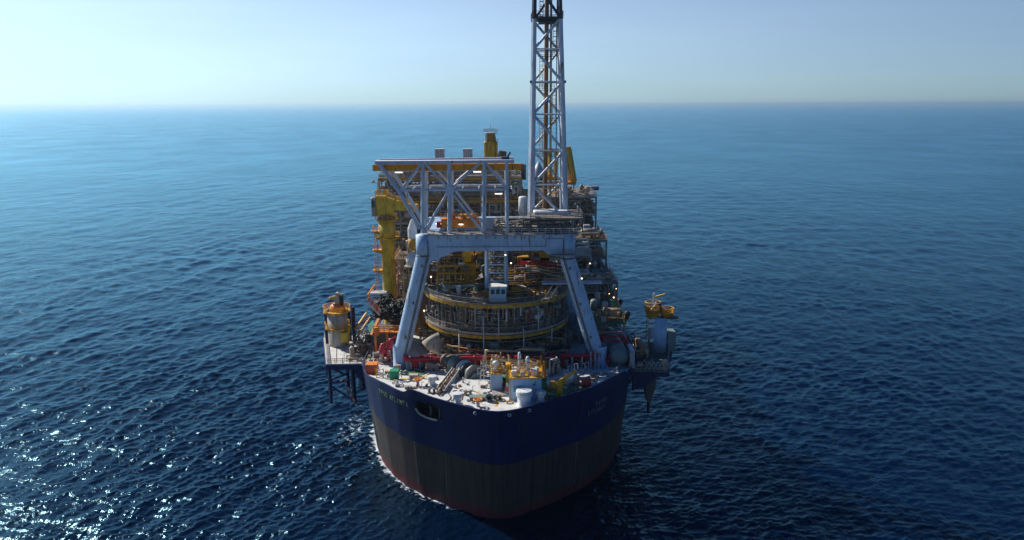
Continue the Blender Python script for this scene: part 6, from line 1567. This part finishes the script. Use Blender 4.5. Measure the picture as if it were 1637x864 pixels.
c = at(996, 541, Y=158); t = thing('green_shelter', V(c.x, 158, 17.2), 'grey green slanted shelter roof at the right deck edge by the platform', 'shelter')
q = MB(); q.slab([c + V(-3.0, 0, 1.3), c + V(1.5, 0, .3), c + V(1.5, 3, .6), c + V(-3.0, 3, 1.6)], V(0, 0, .2)); q.build('roof', M['greygreen'], t)
for dx in (-2.6, 1.2): q = MB(); q.bar(V(c.x + dx, 158.4, 17.2), V(c.x + dx, 158.4, c.z + .6), .2); q.build('post', M['grey'], t)
# white pipe bends right of the girder head
t = thing('pipe_bends', V(at(938, 392, Y=200).x, 201, 34.6), 'stack of white U-shaped pipe bends right of the portal girder end', 'pipework')
for k in range(5):
    a_, b_ = at(921, 383 + 7 * k, Y=201), at(939 + 1.2 * k, 383 + 7 * k, Y=201); q = MB(); q.path([a_, b_, b_ + V(.3, 0, -.9), a_ + V(.4, 0, -1.0)], .3, 8); q.build('bend', M['white'] if k < 3 else M['offwhite'], t)
# small loose gear over the foredeck and hoses lying across it
rng = random.Random(91)
t = thing('foredeck_gear', dk(760, 625), 'scatter of small valves, cleats, trays and cable reels across the pale foredeck', 'deck gear')
q = MB(); spots = [(rng.uniform(612, 700), rng.uniform(592, 622)) for _ in range(60)] + [(rng.uniform(705, 815), rng.uniform(606, 646)) for _ in range(80)] + [(rng.uniform(870, 985), rng.uniform(592, 628)) for _ in range(80)]
for px, py in spots:
    p = dk(px, py)
    if abs(p.x) > hull_hb(p.y, deck_z(p.y)) - 1.2: continue
    q.m(rng.choice([M['grey'], M['dgrey'], M['offwhite'], M['beige'], M['greygreen'], M['tan'], M['offwhite'], M['grey'], M['dgrey'], M['ochre']])); k = rng.random(); s_ = .2 + .5 * rng.random() ** 1.5
    if k < .4: q.bbox(p + V(0, 0, s_ * .4), (s_ * 1.4, s_, s_ * .8), .03, rng.uniform(0, 3))
    elif k < .7: q.lathe(p, [(s_ * .5, 0), (s_ * .4, s_), (s_ * .55, s_ * 1.1), (0, s_ * 1.3)], 9)
    elif k < .85: q.torus(p + V(0, 0, .12), .3 + s_ * .5, .09, (0, 0, 1), 12, 5)
    else: q.path([p + V(0, 0, .1), p + V(0, 0, .9), p + V(.5, 0, .9)], .06, 5)
stuff(q.build('loose_gear', None, t))
for k, (mat, pts, lab) in enumerate((('black', [(650, 612), (676, 606), (700, 616), (720, 634), (716, 642)], 'black hose snaking over the left foredeck below the windlass'), ('ochre', [(800, 640), (778, 636), (757, 626), (742, 630), (738, 640)], 'ochre hose lying between the mooring chock and the middle of the foredeck'), ('dgrey', [(880, 612), (905, 604), (930, 606), (955, 598), (975, 600)], 'dark hose lying along the right foredeck behind the davit crane'))):
    q = MB(); P_ = [dk(*a) + V(0, 0, .1) for a in pts]; S = []
    for i in range(len(P_) - 1):
        a0 = P_[max(i - 1, 0)]; a1, a2 = P_[i], P_[i + 1]; a3 = P_[min(i + 2, len(P_) - 1)]
        for j in range(5):
            u = j / 5; S.append(.5 * ((2 * a1) + (a2 - a0) * u + (2 * a0 - 5 * a1 + 4 * a2 - a3) * u * u + (3 * a1 - a0 - 3 * a2 + a3) * u ** 3))
    q.path(S + [P_[-1]], .09, 6); tag(q.build('hose', M[mat]), lab, 'hose')
for k, (pts, lab) in enumerate((([(640, 606), (700, 598), (702, 599.5), (642, 608)], 'yellow painted line before the left portal foot'), ([(790, 650), (818, 612), (820, 612), (794, 650)], 'yellow painted line left of the big deckhouse'), ([(905, 632), (962, 600), (964, 601), (908, 633)], 'yellow painted line along the right foredeck edge'))):
    q = MB(); q.poly([dk(*a) + V(0, 0, .035) for a in pts], .012); tag(q.build('deck_marking', M['yellow']), lab, 'deck marking')
# deck-edge guard rails along both sides
for s, lab in ((-1, 'thin guard rail along the left main deck edge'), (1, 'thin guard rail along the right main deck edge')):
    pts = [hull_pt(s, d, 0) for d in (19.5, 24, 28, 35, 44, 56, 70, 90, 120)]
    q = MB(); q.rail([V(p.x - s * .35, p.y, deck_z(p.y)) for p in pts], 1.1, 2.4, .045)
    tag(q.build('deck_rail', M['offwhite']), lab, 'guard rail')

# ================================================================= LIT LAMPS
def lamp(px, py, Y, label, r=.17):
    c = at(px, py, Y=Y); t = thing('flood_lamp', c + V(0, .3, -1.6), label, 'lamp', 'lit flood lamps')
    q = MB(); q.bar(c + V(0, .35, -1.6), c + V(0, .35, .1), .1); q.build('stem', M['grey'], t)
    q = MB(); q.lathe(c, [(r * 1.1, 0), (r * 1.2, .1), (r * .7, .4), (0, .45)], 10, axis=(0, 1, .25)); q.build('housing', M['dgrey'], t)
    q = MB(); q.sphere(c, r, 8, (1, .6, 1)); q.build('bulb', M['lampglow'], t)
lamp(808, 408, 155.6, 'warm lit lamp just under the middle of the portal girder')
lamp(678, 497, 151.5, 'warm lit lamp beside the left portal leg at turret height')
lamp(930, 445.5, 147.8, 'warm lit lamp on the right portal leg above the walkway')
lamp(689, 443, 154, 'white lit lamp above the left rim of the turret')
lamp(817, 421, 158, 'white lit lamp right of the access tower')
lamp(943, 421.5, 186, 'white lit lamp right of the portal leg, on the grey green module')
lamp(981, 476, 181, 'warm lit lamp low on the right ship side, outermost', .2)
lamp(974, 470, 182, 'small dim warm lamp low on the right ship side', .12)
lamp(985, 462, 183, 'small white lamp at the right ship side above the outermost warm lamp', .12)
def tube_lamp(px, py, Y, w, label):
    c = at(px, py, Y=Y); t = thing('tube_lamp', c, label, 'lamp', 'lit tube lamps on the modules')
    q = MB(); q.box(c + V(0, .1, .16), (w + .2, .4, .14)); q.build('housing', M['offwhite'], t)
    q = MB(); q.box(c, (w, .22, .2)); q.build('tube', M['tubeglow'], t)
tube_lamp(637, 276, 193.5, 2.0, 'lit tube lamp at the left end of the top module deck')
tube_lamp(763, 275, 193.5, 2.0, 'lit tube lamp at the right end of the top module deck')
tube_lamp(797, 310, 193.5, 1.9, 'lit tube lamp between the two right posts of the gantry truss')
tube_lamp(701, 358, 156, 1.2, 'lit tube lamp left of the orange carrier')
tube_lamp(737, 359, 155.4, .9, 'lit tube lamp on the orange carrier')

# ================================================================= HAZE
hz = MB().box((0, 45000, 49), (200000, 100000, 102)).build('haze')
hm = bpy.data.materials.new('sea haze'); hm.use_nodes = True
hn = hm.node_tree; hn.nodes.clear()
pv = hn.nodes.new('ShaderNodeVolumePrincipled')
pv.inputs['Color'].default_value = (0.62, 0.86, 1.0, 1)
pv.inputs['Density'].default_value = 0.00006
pv.inputs['Anisotropy'].default_value = 0.52
ho = hn.nodes.new('ShaderNodeOutputMaterial'); hn.links.new(pv.outputs[0], ho.inputs['Volume'])
hz.data.materials.clear(); hz.data.materials.append(hm)
hz['kind'] = 'stuff'
